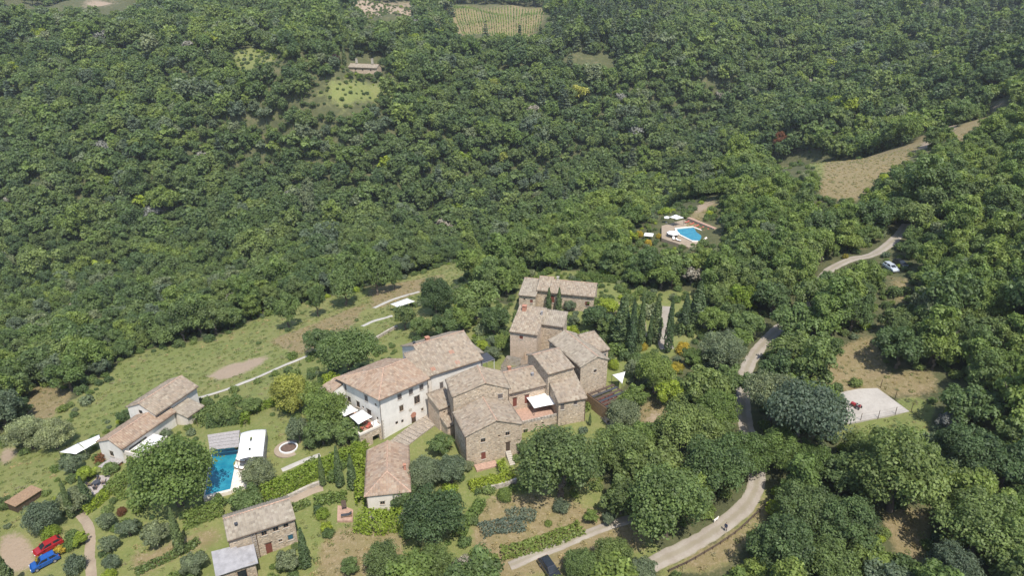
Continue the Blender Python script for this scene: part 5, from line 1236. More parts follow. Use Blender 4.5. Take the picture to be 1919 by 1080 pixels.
def zone_of(x, y):
    for nm, p in ZONES:
        if bool(inpoly(np.array([x]), np.array([y]), p)[0]):
            if 'meadow' in nm: return 'past the lower end of the meadow' if x < 330 else 'past the middle of the meadow' if x < 600 else 'past the upper end of the meadow'
            if 'silver' in nm: return 'left of the silver car' if x < 1660 else 'right of the silver car'
            if nm.startswith('below the gravel'): return 'left of the lower dry patch' if x < 1690 else 'right of the lower dry patch'
            return nm
    return 'on the wooded slope across the valley'
med = np.median(crad[list(near)])
LB = {}
for k in order[:290]: LB.setdefault((zone_of(bx[k], by[k]), 'broad' if crad[k] > med else 'small', int(hue[k])), []).append(int(k))
ONE = {}
for (z, sz, hu), ks in LB.items():
    base = f'{sz} {HW[hu]} woodland tree{"s" if len(ks) > 1 else ""} {z}'
    if len(ks) == 1: ONE[ks[0]] = base; continue
    left = list(ks)
    for w, key in (('leftmost', lambda k: ux[k]), ('rightmost', lambda k: -ux[k]), ('highest', lambda k: uy[k]), ('lowest', lambda k: -uy[k])):
        if not left or (len(left) == 1 and w != 'rightmost'): continue
        b = min(ks, key=key)
        if b in left: ONE[b] = f'{w} of the {base}'; left.remove(b)
for k in order[:290]:
    z = zone_of(bx[k], by[k]); sz = 'broad' if crad[k] > med else 'small'; hu = hue[k]
    plant('woodland_tree', ONE.get(int(k), f'{sz} {HW[hu]} woodland tree {z}'), 'tree', 'broad' if k % 4 else 'tall', HN[hu], cx[k], cy[k], ch[k] - .15, crad[k] * (1 if k % 4 else .95), rg.uniform(0, 6.28),
          f'{sz} {HW[hu]} woodland trees {z}', 'n', rg.uniform(.92, 1.2), int(k % 4))

def scatter(name, P, rot, scl, vid, variants, kind='stuff'):
    """one object of many plants nobody could count: points that carry plant copies"""
    me = bpy.data.meshes.new(name); me.vertices.add(len(P)); me.vertices.foreach_set('co', np.ascontiguousarray(P, np.float32).ravel()); me.update()
    for nm, ty, v in (('rot', 'FLOAT', rot), ('scl', 'FLOAT', scl), ('vid', 'INT', vid)):
        a = me.attributes.new(nm, ty, 'POINT'); a.data.foreach_set('value', np.ascontiguousarray(v, np.float32 if ty == 'FLOAT' else np.int32))
    vc = bpy.data.collections.new(name + '_kinds')
    for i, m in enumerate(variants): vc.objects.link(bpy.data.objects.new(f'{name}_kind_{i:02d}', m))
    ng = bpy.data.node_groups.new(name, 'GeometryNodeTree'); N = ng.nodes; Lk = ng.links
    ng.interface.new_socket('Geometry', in_out='INPUT', socket_type='NodeSocketGeometry'); ng.interface.new_socket('Geometry', in_out='OUTPUT', socket_type='NodeSocketGeometry')
    gi, go = N.new('NodeGroupInput'), N.new('NodeGroupOutput'); ip = N.new('GeometryNodeInstanceOnPoints'); ci = N.new('GeometryNodeCollectionInfo')
    ci.inputs['Collection'].default_value = vc; ci.inputs['Separate Children'].default_value = True; ci.inputs['Reset Children'].default_value = True
    def named(nm, ty): a = N.new('GeometryNodeInputNamedAttribute'); a.data_type = ty; a.inputs['Name'].default_value = nm; return a.outputs['Attribute']
    cr = N.new('ShaderNodeCombineXYZ'); Lk.new(named('rot', 'FLOAT'), cr.inputs['Z'])
    Lk.new(gi.outputs[0], ip.inputs['Points']); Lk.new(ci.outputs[0], ip.inputs['Instance']); ip.inputs['Pick Instance'].default_value = True
    Lk.new(named('vid', 'INT'), ip.inputs['Instance Index']); Lk.new(cr.outputs[0], ip.inputs['Rotation']); Lk.new(named('scl', 'FLOAT'), ip.inputs['Scale']); Lk.new(ip.outputs[0], go.inputs[0])
    o = link(name, me, []); o.modifiers.new('plants', 'NODES').node_group = ng
    return tag(o, kind=kind)
def joined(kind, i, q, leaf):
    c, t = shape(kind, i, q); bm = bmesh.new(); bm.from_mesh(c); nf = len(bm.faces); bm.from_mesh(t); bm.faces.ensure_lookup_table()
    for f in bm.faces[nf:]: f.material_index = 1
    for f in bm.faces[:nf]: f.material_index = 0
    me = bpy.data.meshes.new('plant'); bm.to_mesh(me); bm.free(); me.materials.clear(); me.materials.append(LEAF[leaf]); me.materials.append(BARK); return me
V_ = []
for hl in HN:
    for i in range(3): V_.append(joined('broad', i, 'n', hl))
    V_.append(joined('tall', 0, 'n', hl))
for hl in HN:
    for i in range(2): V_.append(joined('broad', i, 'f', hl))
    V_.append(joined('loose', 1, 'f', hl)); V_.append(joined('tall', 1, 'f', hl))
for i in range(3): V_.append(joined('conifer', i, 'f', 'pine'))
for i, l in ((2, 'lime'), (3, 'gold'), (1, 'twig')): V_.append(joined('loose' if l == 'twig' else 'broad', i, 'f', l))
rest = np.array([k for k in range(len(cand)) if k not in near])
q_far = (cy[rest] > 300).astype(int); pick = rng.integers(0, 4, len(rest))
vid = q_far * 16 + hue[rest] * 4 + pick; sc_ = crad[rest].copy()
rr_ = rng.random(len(rest)); vid = np.where(rr_ < .009, 35, np.where(rr_ < .012, 36, np.where(rr_ < .02, 37, vid))); vid = np.where(con[rest], 32 + rng.integers(0, 3, len(rest)), vid); sc_ = np.where(con[rest], 11 + 7 * rng.random(len(rest)), sc_)
fill = np.vstack([grid_pts(-330, 330, 180, 300, 4.6, 51), grid_pts(-500, 500, 300, 540, 5.6, 52)]); fx, fy = fill.T; fh = H(fx, fy); fr = rng.uniform(1.9, 3.0, len(fill))
ok = ~inpoly(fx, fy, HAMLET) & (near_line(fx, fy, W_ROAD) > 3.2)
for p in W_GREEN + W_DRY + W_BARE: ok &= ~inpoly(fx, fy, p)
for f in FOOT: ok &= ~inpoly(fx, fy, f)
px_, py_, pz_ = proj(fx, fy, fh + fr * 1.2); pr_ = fr * F / pz_
for poly, wp, zc in CLW:
    ok &= ~inpoly(fx, fy, wp)
    for a in np.linspace(0, 6.283, 7)[:-1]: ok &= ~(inpoly(px_ + pr_ * math.cos(a), py_ + pr_ * math.sin(a), poly) & (pz_ < zc + 3))
fill, fh, fr = fill[ok], fh[ok], fr[ok]; fv = 16 + rng.choice(3, len(fill), p=[.45, .42, .13]) * 4 + rng.integers(0, 3, len(fill))
vid = np.r_[vid, fv]; sc_ = np.r_[sc_, fr]
cx2, cy2, ch2 = np.r_[cx[rest], fill[:, 0]], np.r_[cy[rest], fill[:, 1]], np.r_[ch[rest], fh]
scatter('far_woods', np.c_[cx2, cy2, ch2 - .2], rng.uniform(0, 6.28, len(cx2)), sc_, vid, V_)

# undergrowth between the trees and rough bushes on banks and in the gardens
up = np.vstack([grid_pts(-250, 250, 46, 240, 3.0, 21), grid_pts(-400, 400, 240, 430, 6.5, 22)]); x, y = up.T
ok = near_line(x, y, W_ROAD) > 3.0; ok &= near_line(x, y, W_LANE) > 1.8
for nm, L, hw_, mt in PATHS: ok &= near_line(x, y, WP(L)) > hw_ + .9
for p in W_GREEN + W_DRY + W_BARE: ok &= ~inpoly(x, y, p) | (rg.random(len(x)) < .012)
for f in FOOT: ok &= ~inpoly(x, y, f)
SOLID = [WP(p) for p in ([(1570,725),(1650,720),(1715,772),(1585,805)], [(370,795),(505,790),(500,870),(435,950),(368,945)],[(1230,415),(1345,415),(1345,460),(1230,460)],[(520,830),(570,830),(570,885),(520,885)],[(160,895),(210,890),(200,930),(160,930)],[(625,935),(668,935),(668,985),(625,985)],
   [(700,835),(835,765),(840,800),(775,860),(710,860)],[(860,885),(1000,865),(1010,905),(870,925)],[(0,995),(120,985),(140,1090),(0,1090)],[(1000,1035),(1050,1035),(1060,1090),(1010,1090)],[(380,990),(480,990),(480,1090),(380,1090)],[(600,760),(720,760),(720,840),(640,840)],[(950,730),(1060,710),(1060,780),(960,790)],[(880,670),(1000,640),(1000,700),(880,700)],[(1095,700),(1180,690),(1180,760),(1100,800)])]
for p in SOLID: ok &= ~inpoly(x, y, p)
ham = inpoly(x, y, HAMLET); ok &= ~ham | (rg.random(len(x)) < .85)
for px_, py_, r in TREES:
    if r > 3.0: ok &= np.hypot(x - px_, y - py_) > r * .25
up = up[ok]; x, y = up.T; ham = ham[ok]; sz = rg.uniform(.5, 1.3, len(up)) * np.where(ham, 1.05, 1.15) * np.where(rg.random(len(up)) < .2, 1.45, 1.0)
VS = [joined('shrub', i, 'f' , l) for i, l in ((0, 'dark'), (1, 'mid'), (2, 'fresh'), (3, 'grey'), (1, 'lime'))]
farc = [WP(q) for q in ([(560,200),(590,150),(760,140),(800,200),(680,225)], [(425,90),(530,90),(530,130),(440,135)], [(640,0),(790,0),(770,45),(680,40)])]
fp = grid_pts(-260, 40, 330, 760, 3.6, 23); fm = np.zeros(len(fp), bool)
for q in farc: fm |= inpoly(fp[:, 0], fp[:, 1], q)
for f in FOOT: fm &= ~inpoly(fp[:, 0], fp[:, 1], f)
fp = fp[fm & (rg.random(len(fp)) < .6)]; ham_ = np.r_[ham, np.zeros(len(fp), bool)]; up = np.vstack([up, fp]); x, y = up.T; sz = np.r_[sz, rg.uniform(.7, 1.7, len(fp))]
gx_ = proj(x, y, H(x, y)); sz = np.where(ham_ & (gx_[0] > 1115) & (gx_[0] < 1330) & (gx_[1] > 560) & (gx_[1] < 760), sz * 1.55, sz)
pv = rg.choice(5, len(up), p=[.28, .34, .22, .1, .06])
scatter('undergrowth', np.c_[x, y, H(x, y) - .1], rg.uniform(0, 6.28, len(up)), sz, pv, VS)

# rough grass on the meadow, verges and banks
def tuft_mesh(seed, leaf):
    rg_ = np.random.default_rng(seed); k = 26; a = rg_.uniform(0, 6.28, k); r = rg_.random(k) ** .6 * .55
    P = np.stack([r * np.cos(a), r * np.sin(a), rg_.uniform(.02, .16, k)], 1); Nn = rg_.normal(size=(k, 3)) * np.array([.6, .6, .2]) + np.array([0, 0, .8]); V, Q = cards(P, Nn, .17, rg_, 2.0)
    m = np_mesh('tuft', V, Q, rg_.random(k)); m.materials.append(leaf); return m
G1 = leaf_mat('grass green', (0.185, 0.198, 0.074), .3); G2 = leaf_mat('grass straw', (0.33, 0.275, 0.145), .3); G3_ = leaf_mat('grass fresh', (0.155, 0.19, 0.058), .3)
gp = grid_pts(-170, 260, 46, 270, 1.7, 31); x, y = gp.T
gin = np.zeros(len(gp), bool); din = np.zeros(len(gp), bool)
for p in W_GREEN: gin |= inpoly(x, y, p)
for p in W_DRY: din |= inpoly(x, y, p)
ok = (gin | din) & (near_line(x, y, W_ROAD) > 2.1) & (near_line(x, y, W_LANE) > 1.3)
for nm, L, hw_, mt in PATHS: ok &= near_line(x, y, WP(L)) > hw_ + .5
for p in W_BARE + SOLID: ok &= ~inpoly(x, y, p)
for f in FOOT: ok &= ~inpoly(x, y, f)
ok &= rg.random(len(gp)) < .8
gp = gp[ok]; x, y = gp.T; din = din[ok]
gv = np.where(din, np.where(rg.random(len(gp)) < .75, 1, 0), rg.choice(3, len(gp), p=[.5, .17, .33]))
scatter('meadow_grass', np.c_[x, y, H(x, y) - .03], rg.uniform(0, 6.28, len(gp)), rg.uniform(.6, 1.3, len(gp)), gv, [tuft_mesh(1, G1), tuft_mesh(2, G2), tuft_mesh(3, G3_)])

# ---------------------------------------------------------------- pools, canopies, furniture
def parasol(label, px, py, rad, cloth='canvas', square=False, hgt=2.4, group=None):
    p = G3(px, py, hgt); t = thing('parasol', label, 'parasol', tuple(p), .5, group)
    mb = MB(); mb.tube((0, 0, 0), (0, 0, hgt + .1), .035, n=6); mb.obj('pole', M['white_paint'], t)
    mb = MB(); mb.tube((0, 0, 0), (0, 0, .12), .35, n=10); mb.obj('base', M['metal_grey'], t)
    n = 4 if square else 8; mb = MB(); V = [(rad * math.cos(6.283*k/n), rad * math.sin(6.283*k/n), hgt - .45) for k in range(n)]
    for k in range(n):
        a, b = V[k], V[(k + 1) % n]; mb.quad(a, b, (0, 0, hgt)); mb.quad((a[0], a[1], a[2] - .18), (b[0], b[1], b[2] - .18), b, a)
    o = mb.obj('canopy', M[cloth], t); o.modifiers.new('th', 'SOLIDIFY').thickness = .02
    mb = MB()
    for k in range(n): mb.tube((V[k][0] * .98, V[k][1] * .98, V[k][2] - .03), (0, 0, hgt - .05), .015, n=4)
    mb.obj('ribs', M['metal_grey'], t); return t
def lounger(label, loc, rz, cloth, group):
    t = thing('sun_lounger', label, 'sun lounger', loc, rz, group); mb = MB(); mb.box(-.95, .95, -.33, .33, .26, .34); mb.obj('frame', M['wood'], t)
    mb = MB(); mb.box(-.93, .35, -.31, .31, .344, .43); bevelled(mb.obj('mattress', M[cloth], t), .03)
    mb = MB(); mb.box(0, .66, -.31, .31, 0, .08, T=Matrix.Translation((.34, 0, .35)) @ Matrix.Rotation(-.6, 4, 'Y')); bevelled(mb.obj('backrest', M[cloth], t), .03)
    for i in (-.8, .8):
        for j in (-.27, .27): mb = MB(); mb.tube((i, j, 0), (i, j, .27), .035, n=5); mb.obj('leg', M['wood'], t)
    return t
def pool(name, label, poly, z, mat='water', coping=.55, depth=.35):
    P = np.array(poly, float); c = P.mean(0); a = 0.5 * np.sum(P[:, 0] * np.roll(P[:, 1], -1) - np.roll(P[:, 0], -1) * P[:, 1])
    if a < 0: P = P[::-1]
    P = P - c; n = len(P); O = P * (1 + coping / np.linalg.norm(P, axis=1))[:, None]
    t = thing(name, label, 'swimming pool', (c[0], c[1], z), 0)
    mb = MB(); mb.quad(*[(*q, -.12) for q in P]); mb.obj('water', M[mat], t)
    for i in range(n):
        j = (i + 1) % n; mb = MB(); mb.quad((*P[i], .1), (*O[i], .1), (*O[j], .1), (*P[j], .1)); mb.quad((*P[j], -.4), (*P[i], -.4), (*P[i], .1), (*P[j], .1)); mb.quad((*O[i], -2.5), (*O[j], -2.5), (*O[j], .1), (*O[i], .1))
        mb.obj('coping', M['coping'], t)
    return t
zp = float(H(*G(415, 890))) + .35
pool('swimming_pool', 'long rectangular blue swimming pool beside the huge oak', [U(399,843,zp), U(447,838,zp), U(432,918,zp), U(384,930,zp)], zp)
q = [U(389,816,zp + 2.6), U(449,807,zp + 2.6), U(447.5,838,zp + 2.6), U(393,844,zp + 2.6)]
t = thing('pool_pergola', 'grey boarded pergola roof over the far end of the blue pool', 'pergola', (*q[3], zp), 0)
Q3 = [np.array([a[0] - q[3][0], a[1] - q[3][1]]) for a in q]
for k in range(5):
    f0, f1 = k / 5 + .012, (k + 1) / 5 - .012; lp = lambda f: (Q3[3] * (1 - f) + Q3[0] * f, Q3[2] * (1 - f) + Q3[1] * f)
    a, b = lp(f0); c, d = lp(f1); mb = MB(); zb = 2.6 + .10 * (k / 5)
    mb.quad((*a, zb), (*b, zb), (*d, zb + .02), (*c, zb + .02)); o = mb.obj('roof_board', M['wood_grey'], t); o.modifiers.new('th', 'SOLIDIFY').thickness = .08
for a in Q3: mb = MB(); mb.tube((*a, -.5), (*a, 2.55), .08, n=6); mb.obj('post', M['wood_grey'], t)
for f in (.1, .5, .9):
    mb = MB(); a, b = Q3[3] * (1-f) + Q3[2] * f, Q3[0] * (1-f) + Q3[1] * f; mb.tube((*a, 2.46), (*b, 2.54), .07, n=5); mb.obj('beam', M['wood_grey'], t)
q = [U(444,864,zp + 2.7), U(493,857,zp + 2.7), U(498,804,zp + 3.0), U(451,811,zp + 3.0)]
t = thing('pool_canopy', 'curved white canopy roof beside the blue pool with dark slots in the cloth', 'canopy', (*q[0], zp), 0)
C = [np.array(a) - q[0] for a in q]; V = []; n = 13
for i in range(n):
    for j in range(n):
        s_, t_ = i/(n-1), j/(n-1); b = (1-s_)*(1-t_)*C[0] + s_*(1-t_)*C[1] + s_*t_*C[2] + (1-s_)*t_*C[3]; V.append((*b, 2.6 + .5 * math.sin(math.pi * (.15 + .7 * s_)) + .02 * math.sin(t_ * 25)))
ix = np.arange(n*n).reshape(n, n); Qd = np.stack([ix[:-1,:-1], ix[1:,:-1], ix[1:,1:], ix[:-1,1:]], -1).reshape(-1, 4)
slots = {(5, 3), (5, 8), (5, 7)}; keep = [f for f in range(len(Qd)) if (f // (n-1), f % (n-1)) not in slots]
o = link('canopy_cloth', np_mesh('canopy_cloth', np.array(V), Qd[keep], smooth=True), M['canvas'], t); o.modifiers.new('th', 'SOLIDIFY').thickness = .03
for a in C: mb = MB(); mb.tube((*a, -.5), (*a, 2.85), .06, n=6); mb.obj('post', M['metal_grey'], t)
for k in range(4):
    f = (k + .5) / 4; a = C[1] * (1 - f) + C[2] * f; b = C[0] * (1 - f) + C[3] * f; mb = MB()
    for m_ in range(6):
        u0, u1 = m_/6, (m_+1)/6; mb.tube((*(a*(1-u0) + b*u0), 2.53 + .5*math.sin(math.pi*(.15+.7*u0))), (*(a*(1-u1) + b*u1), 2.53 + .5*math.sin(math.pi*(.15+.7*u1))), .04, n=5)
    mb.obj('hoop', M['metal_grey'], t)
mb = MB(); a, b = C[1] * 1.02, C[2] * 1.02; mb.quad((*a, -.4), (*b, -.4), (*b, 2.5), (*a, 2.5)); mb.obj('side_screen', M['metal_grey'], t).modifiers.new('th', 'SOLIDIFY').thickness = .04
sheet('pool_deck', [U(447,838,zp), U(500,858,zp), U(495,905,zp), U(432,920,zp)], M['coping'], zp + .06, thick=1.5)
for i, (px, py, lb) in enumerate([(455,850,'white lounger under the curved canopy nearest the grey pergola'), (452,866,'white lounger under the curved canopy, middle one'), (449,880,'white lounger under the curved canopy nearest the olive')]):
    lounger(lb, (*U(px, py, zp), zp + .07), 2.9, 'cloth_white', 'loungers under the pool canopy')
# round planter on the lawn
p = G3(541, 842); t = thing('round_planter', 'round stone edged flower bed ringed by a tan path on the lawn', 'planter', tuple(p), 0)
mb = MB(); k = 22
for i in range(k):
    a0, a1 = 6.283*i/k, 6.283*(i+1)/k; e = lambda r, a, z: (r*math.cos(a), r*math.sin(a), z)
    mb.quad(e(1.75,a0,-.5), e(1.75,a1,-.5), e(1.75,a1,.4), e(1.75,a0,.4)); mb.quad(e(1.75,a0,.4), e(1.75,a1,.4), e(1.5,a1,.4), e(1.5,a0,.4)); mb.quad(e(1.5,a0,.4), e(1.5,a1,.4), e(1.5,a1,.2), e(1.5,a0,.2))
mb.obj('stone_rim', M['white_paint'], t); mb = MB(); mb.tube((0,0,.15),(0,0,.25),1.5,1.2,n=18); mb.obj('soil', M['soil'], t)
mb = MB()
for i in range(k):
    a0, a1 = 6.283*i/k, 6.283*(i+1)/k; mb.quad(e(1.75,a0,.12), e(1.75,a1,.12), e(2.7,a1,.10), e(2.7,a0,.10)); mb.quad(e(2.7,a0,.1), e(2.7,a1,.1), e(2.7,a1,-.5), e(2.7,a0,-.5))
mb.obj('gravel_ring', M['dirt'], t)
# upper pool
zu = float(H(*G(1295, 440))) + .4
pool('swimming_pool', 'angular turquoise swimming pool among the trees above the hamlet', [U(1268,429,zu), U(1298,426,zu), U(1330,439,zu), U(1314,452,zu), U(1297,451,zu), U(1271,438,zu)], zu, coping=.9)
sheet('pool_terrace', [U(1240,422,zu), U(1290,408,zu), U(1346,432,zu), U(1330,462,zu), U(1290,462,zu), U(1240,445,zu)], M['dirt'], zu - .25, thick=4.0)
A_, B_ = U(1287, 413, zu), U(1338, 434, zu); d = B_ - A_; L_ = np.hypot(*d)
t = thing('pool_wall', 'long low terracotta capped wall behind the upper pool', 'wall', (*A_, zu), math.atan2(d[1], d[0]))
mb = MB(); mb.box(0, L_, 0, 1.1, -2, .9); mb.obj('wall', M['stone_pink'], t); mb = MB()
for k in range(10): mb.box(L_*k/10 + .01, L_*(k+1)/10 - .01, -.08, 1.2, .904, .98)
mb.obj('coping', M['terracotta'], t)
for k in range(5):
    f = (k + .7) / 5.6; p = A_ + d * f - np.array([-d[1], d[0]]) / L_ * 1.3
    lounger(f"{['first','second','third','fourth','fifth'][k]} red brown lounger from the far end of the upper pool wall", (p[0], p[1], zu - .24), math.atan2(d[1], d[0]) + 1.57, 'cloth_red', 'loungers by the upper pool wall')
parasol('round white parasol at the pool corner of the upper pool', 1262, 434, 2.0, hgt=2.6, group='parasols at the upper pool')
parasol('square white parasol standing apart among yellow brooms', 1216, 437, 2.0, square=True, group='parasols at the upper pool')
parasol('small white parasol beside the big canopy of the upper pool', 1250, 405, 1.2, square=True, group='parasols at the upper pool')
zz = zu + 2.6; P = [U(1254,407,zz), U(1268,411,zz), U(1282,408,zz), U(1266,402,zz + .4)]
sail('canvas_canopy', 'pointed white canvas canopy at the back of the upper pool', 'canopy', [(*P[0], zz), (*P[1], zz), (*P[2], zz), (*P[3], zz + .4)], {0: zu, 1: zu, 2: zu, 3: zu}, .1)
for i, (px, py, lb) in enumerate([(1254,438,'white lounger left of the round parasol of the upper pool'), (1262,449,'white lounger at the near edge of the upper pool terrace'), (1271,452,'white lounger second along the near edge of the upper pool terrace')]):
    lounger(lb, (*U(px, py, zu - .25), zu - .24), .4 + i, 'cloth_white', 'white loungers by the upper pool')
# canopies in the fields
def flat_canopy(label, px4, hgt, group=None, sag=.12):
    P = [];
    for a, b in px4: g = G3(a, b, hgt); P.append((g[0], g[1], g[2] + hgt))
    return sail('canvas_canopy', label, 'canopy', P, {k: P[k][2] - hgt for k in range(4)}, sag, group)
flat_canopy('white rectangular canopy in the vegetable garden above the villa', [(731,570),(744,576),(778,565),(763,559)], 2.2)
flat_canopy('white tent roof nearest the white gabled house', [(147,831),(160,842),(190,825),(186,815)], 2.3)
flat_canopy('white tent roof next to the cream flowering trees', [(111,848),(142,852),(160,842),(146,831)], 2.1)
# patios
zt = float(H(*G(185, 908))); sheet('patio', [U(164,915,zt), U(186,893,zt), U(208,893,zt), U(196,918,zt), U(176,930,zt)], M['paving'], zt + .2, thick=1.2)
table('garden_table', 'dark round table on the grey patio', (*U(182,910,zt + .2), zt + .21), 0, 1.3, 1.3, 'metal_dark', round_=True)
for i, a in enumerate((0.3, 1.9, 3.4, 5.0)):
    c = U(182, 910, zt + .2); lounge_chair('garden_chair', ['dark chair right of the round patio table','dark chair behind the round patio table','dark chair left of the round patio table','dark chair before the round patio table'][i], 'chair', (c[0] + 1.15*math.cos(a), c[1] + 1.15*math.sin(a), zt + .21), a - 1.57, M['metal_dark'], 'chairs around the patio table', .5)
zt = float(H(*G(648, 960))); sheet('brick_patio', [U(633,942,zt), U(663,942,zt), U(661,978,zt), U(632,978,zt)], M['terracotta'], zt + .15, thick=1.0)
lounger('dark sun lounger on the brick patio by the hedge', (*U(650,970,zt), zt + .16), .2, 'metal_dark', None)
t = table('patio_table', 'long dark table at the top of the brick patio', (*U(645,952,zt), zt + .16), 1.9, 1.9, .8, 'wood_dark')
# stepped lane between villa and stone houses
t = thing('stepped_lane', 'cobbled stepped lane climbing between the white villa and the stone houses', 'steps', (*G3(742, 838),), 0)
S0, S1 = np.array(G3(735, 842)), np.array([*VILLA.world(VILLA.W + 1.6, -1.2), 0.3]); dv = S1[:2] - S0[:2]; Ls = np.hypot(*dv); dv /= Ls; nv = np.array([-dv[1], dv[0]]); bz0 = t.location.z
for k in range(16):
    a, b = S0[:2] + dv * Ls * k / 13, S0[:2] + dv * Ls * (k + 1) / 13 - dv * .03; w = 1.9; mb = MB()
    zc_ = max(float(H(*(a - nv))), float(H(*(b + nv))), -.2) + .12 + .02 * k - bz0; o_ = np.array([t.location.x, t.location.y])
    c4 = [a - nv * w - o_, b - nv * w - o_, b + nv * w - o_, a + nv * w - o_]
    mb.quad(*[(*q_, zc_) for q_ in c4])
    for i in range(4): mb.quad((*c4[i], zc_ - 1.2), (*c4[(i+1) % 4], zc_ - 1.2), (*c4[(i+1) % 4], zc_), (*c4[i], zc_))
    mb.obj('step', M['cobble'], t)
# gravel court with fence, small tractor
CT = [(1575,737),(1608,730),(1644,729),(1704,772),(1588,796),(1552,775)]
CW = WP(CT); zc0 = float(np.mean(H(*np.array(CW).T))); sheet('concrete_court', CW, M['slab'], None, .12, thick=.8)
FP = [((1650,712),(1650,727)),((1678,734),(1677,749)),((1711,758),(1707,773)),((1680,764),(1677,779)),((1649,771),(1645,786)),((1616,776),(1612,791))]
b0 = G3(*FP[0][1]); t = thing('wire_fence', 'sparse post and wire fence around the concrete court', 'fence', tuple(b0), 0); PP = [G3(*q_[1]) - b0 for q_ in FP]
for p in PP: mb = MB(); mb.tube((p[0], p[1], p[2] - .3), (p[0], p[1], p[2] + 1.9), .07, .06, 6); mb.obj('post', M['wood_dark'], t)
mb = MB()
for a, b in zip(PP[:-1], PP[1:]):
    for hh in (.6, 1.2, 1.8): mb.tube(Vector(a) + Vector((0, 0, hh)), Vector(b) + Vector((0, 0, hh)), .012, n=4)
mb.obj('wire', M['iron'], t)
def wheel(t, x, y, r, w=.2, hub='metal_grey'):
    mb = MB(); mb.tube((x, y - w/2, r), (x, y + w/2, r), r, n=16); o = mb.obj('wheel', M['black'], t); mb = MB(); mb.tube((x, y - w/2 - .012, r), (x, y + w/2 + .012, r), r*.6, n=12); mb.obj('rim', M[hub], o)
p = G3(1603, 766); t = thing('garden_tractor', 'small red and black garden tractor on the concrete court', 'tractor', (p[0], p[1], p[2] + .1), 2.2)
RED = paint('red paint', (.34, .018, .022)); BLUE = paint('blue paint', (.012, .085, .33)); DARK = paint('dark paint', (.018, .02, .026)); SILV = paint('silver paint', (.52, .56, .60))
mb = MB(); mb.box(.1, 1.0, -.3, .3, .45, .95); bevelled(mb.obj('bonnet', RED, t), .06); mb = MB(); mb.box(-.8, .1, -.45, .45, .35, .5); mb.obj('chassis', M['metal_dark'], t)
mb = MB(); mb.box(-.75, -.3, -.25, .25, .5, .65); mb.box(-.85, -.72, -.25, .25, .6, 1.1); bevelled(mb.obj('seat', RED, t), .04); mb = MB(); mb.tube((.05, 0, .6), (-.15, 0, 1.05), .03, n=5); mb.tube((-.15, 0, 1.05), (-.17, 0, 1.09), .2, n=12); mb.obj('steering_wheel', M['black'], t)
for x_, y_, r_ in ((-.55, -.5, .42), (-.55, .5, .42), (.75, -.4, .28), (.75, .4, .28)): wheel(t, x_, y_, r_)
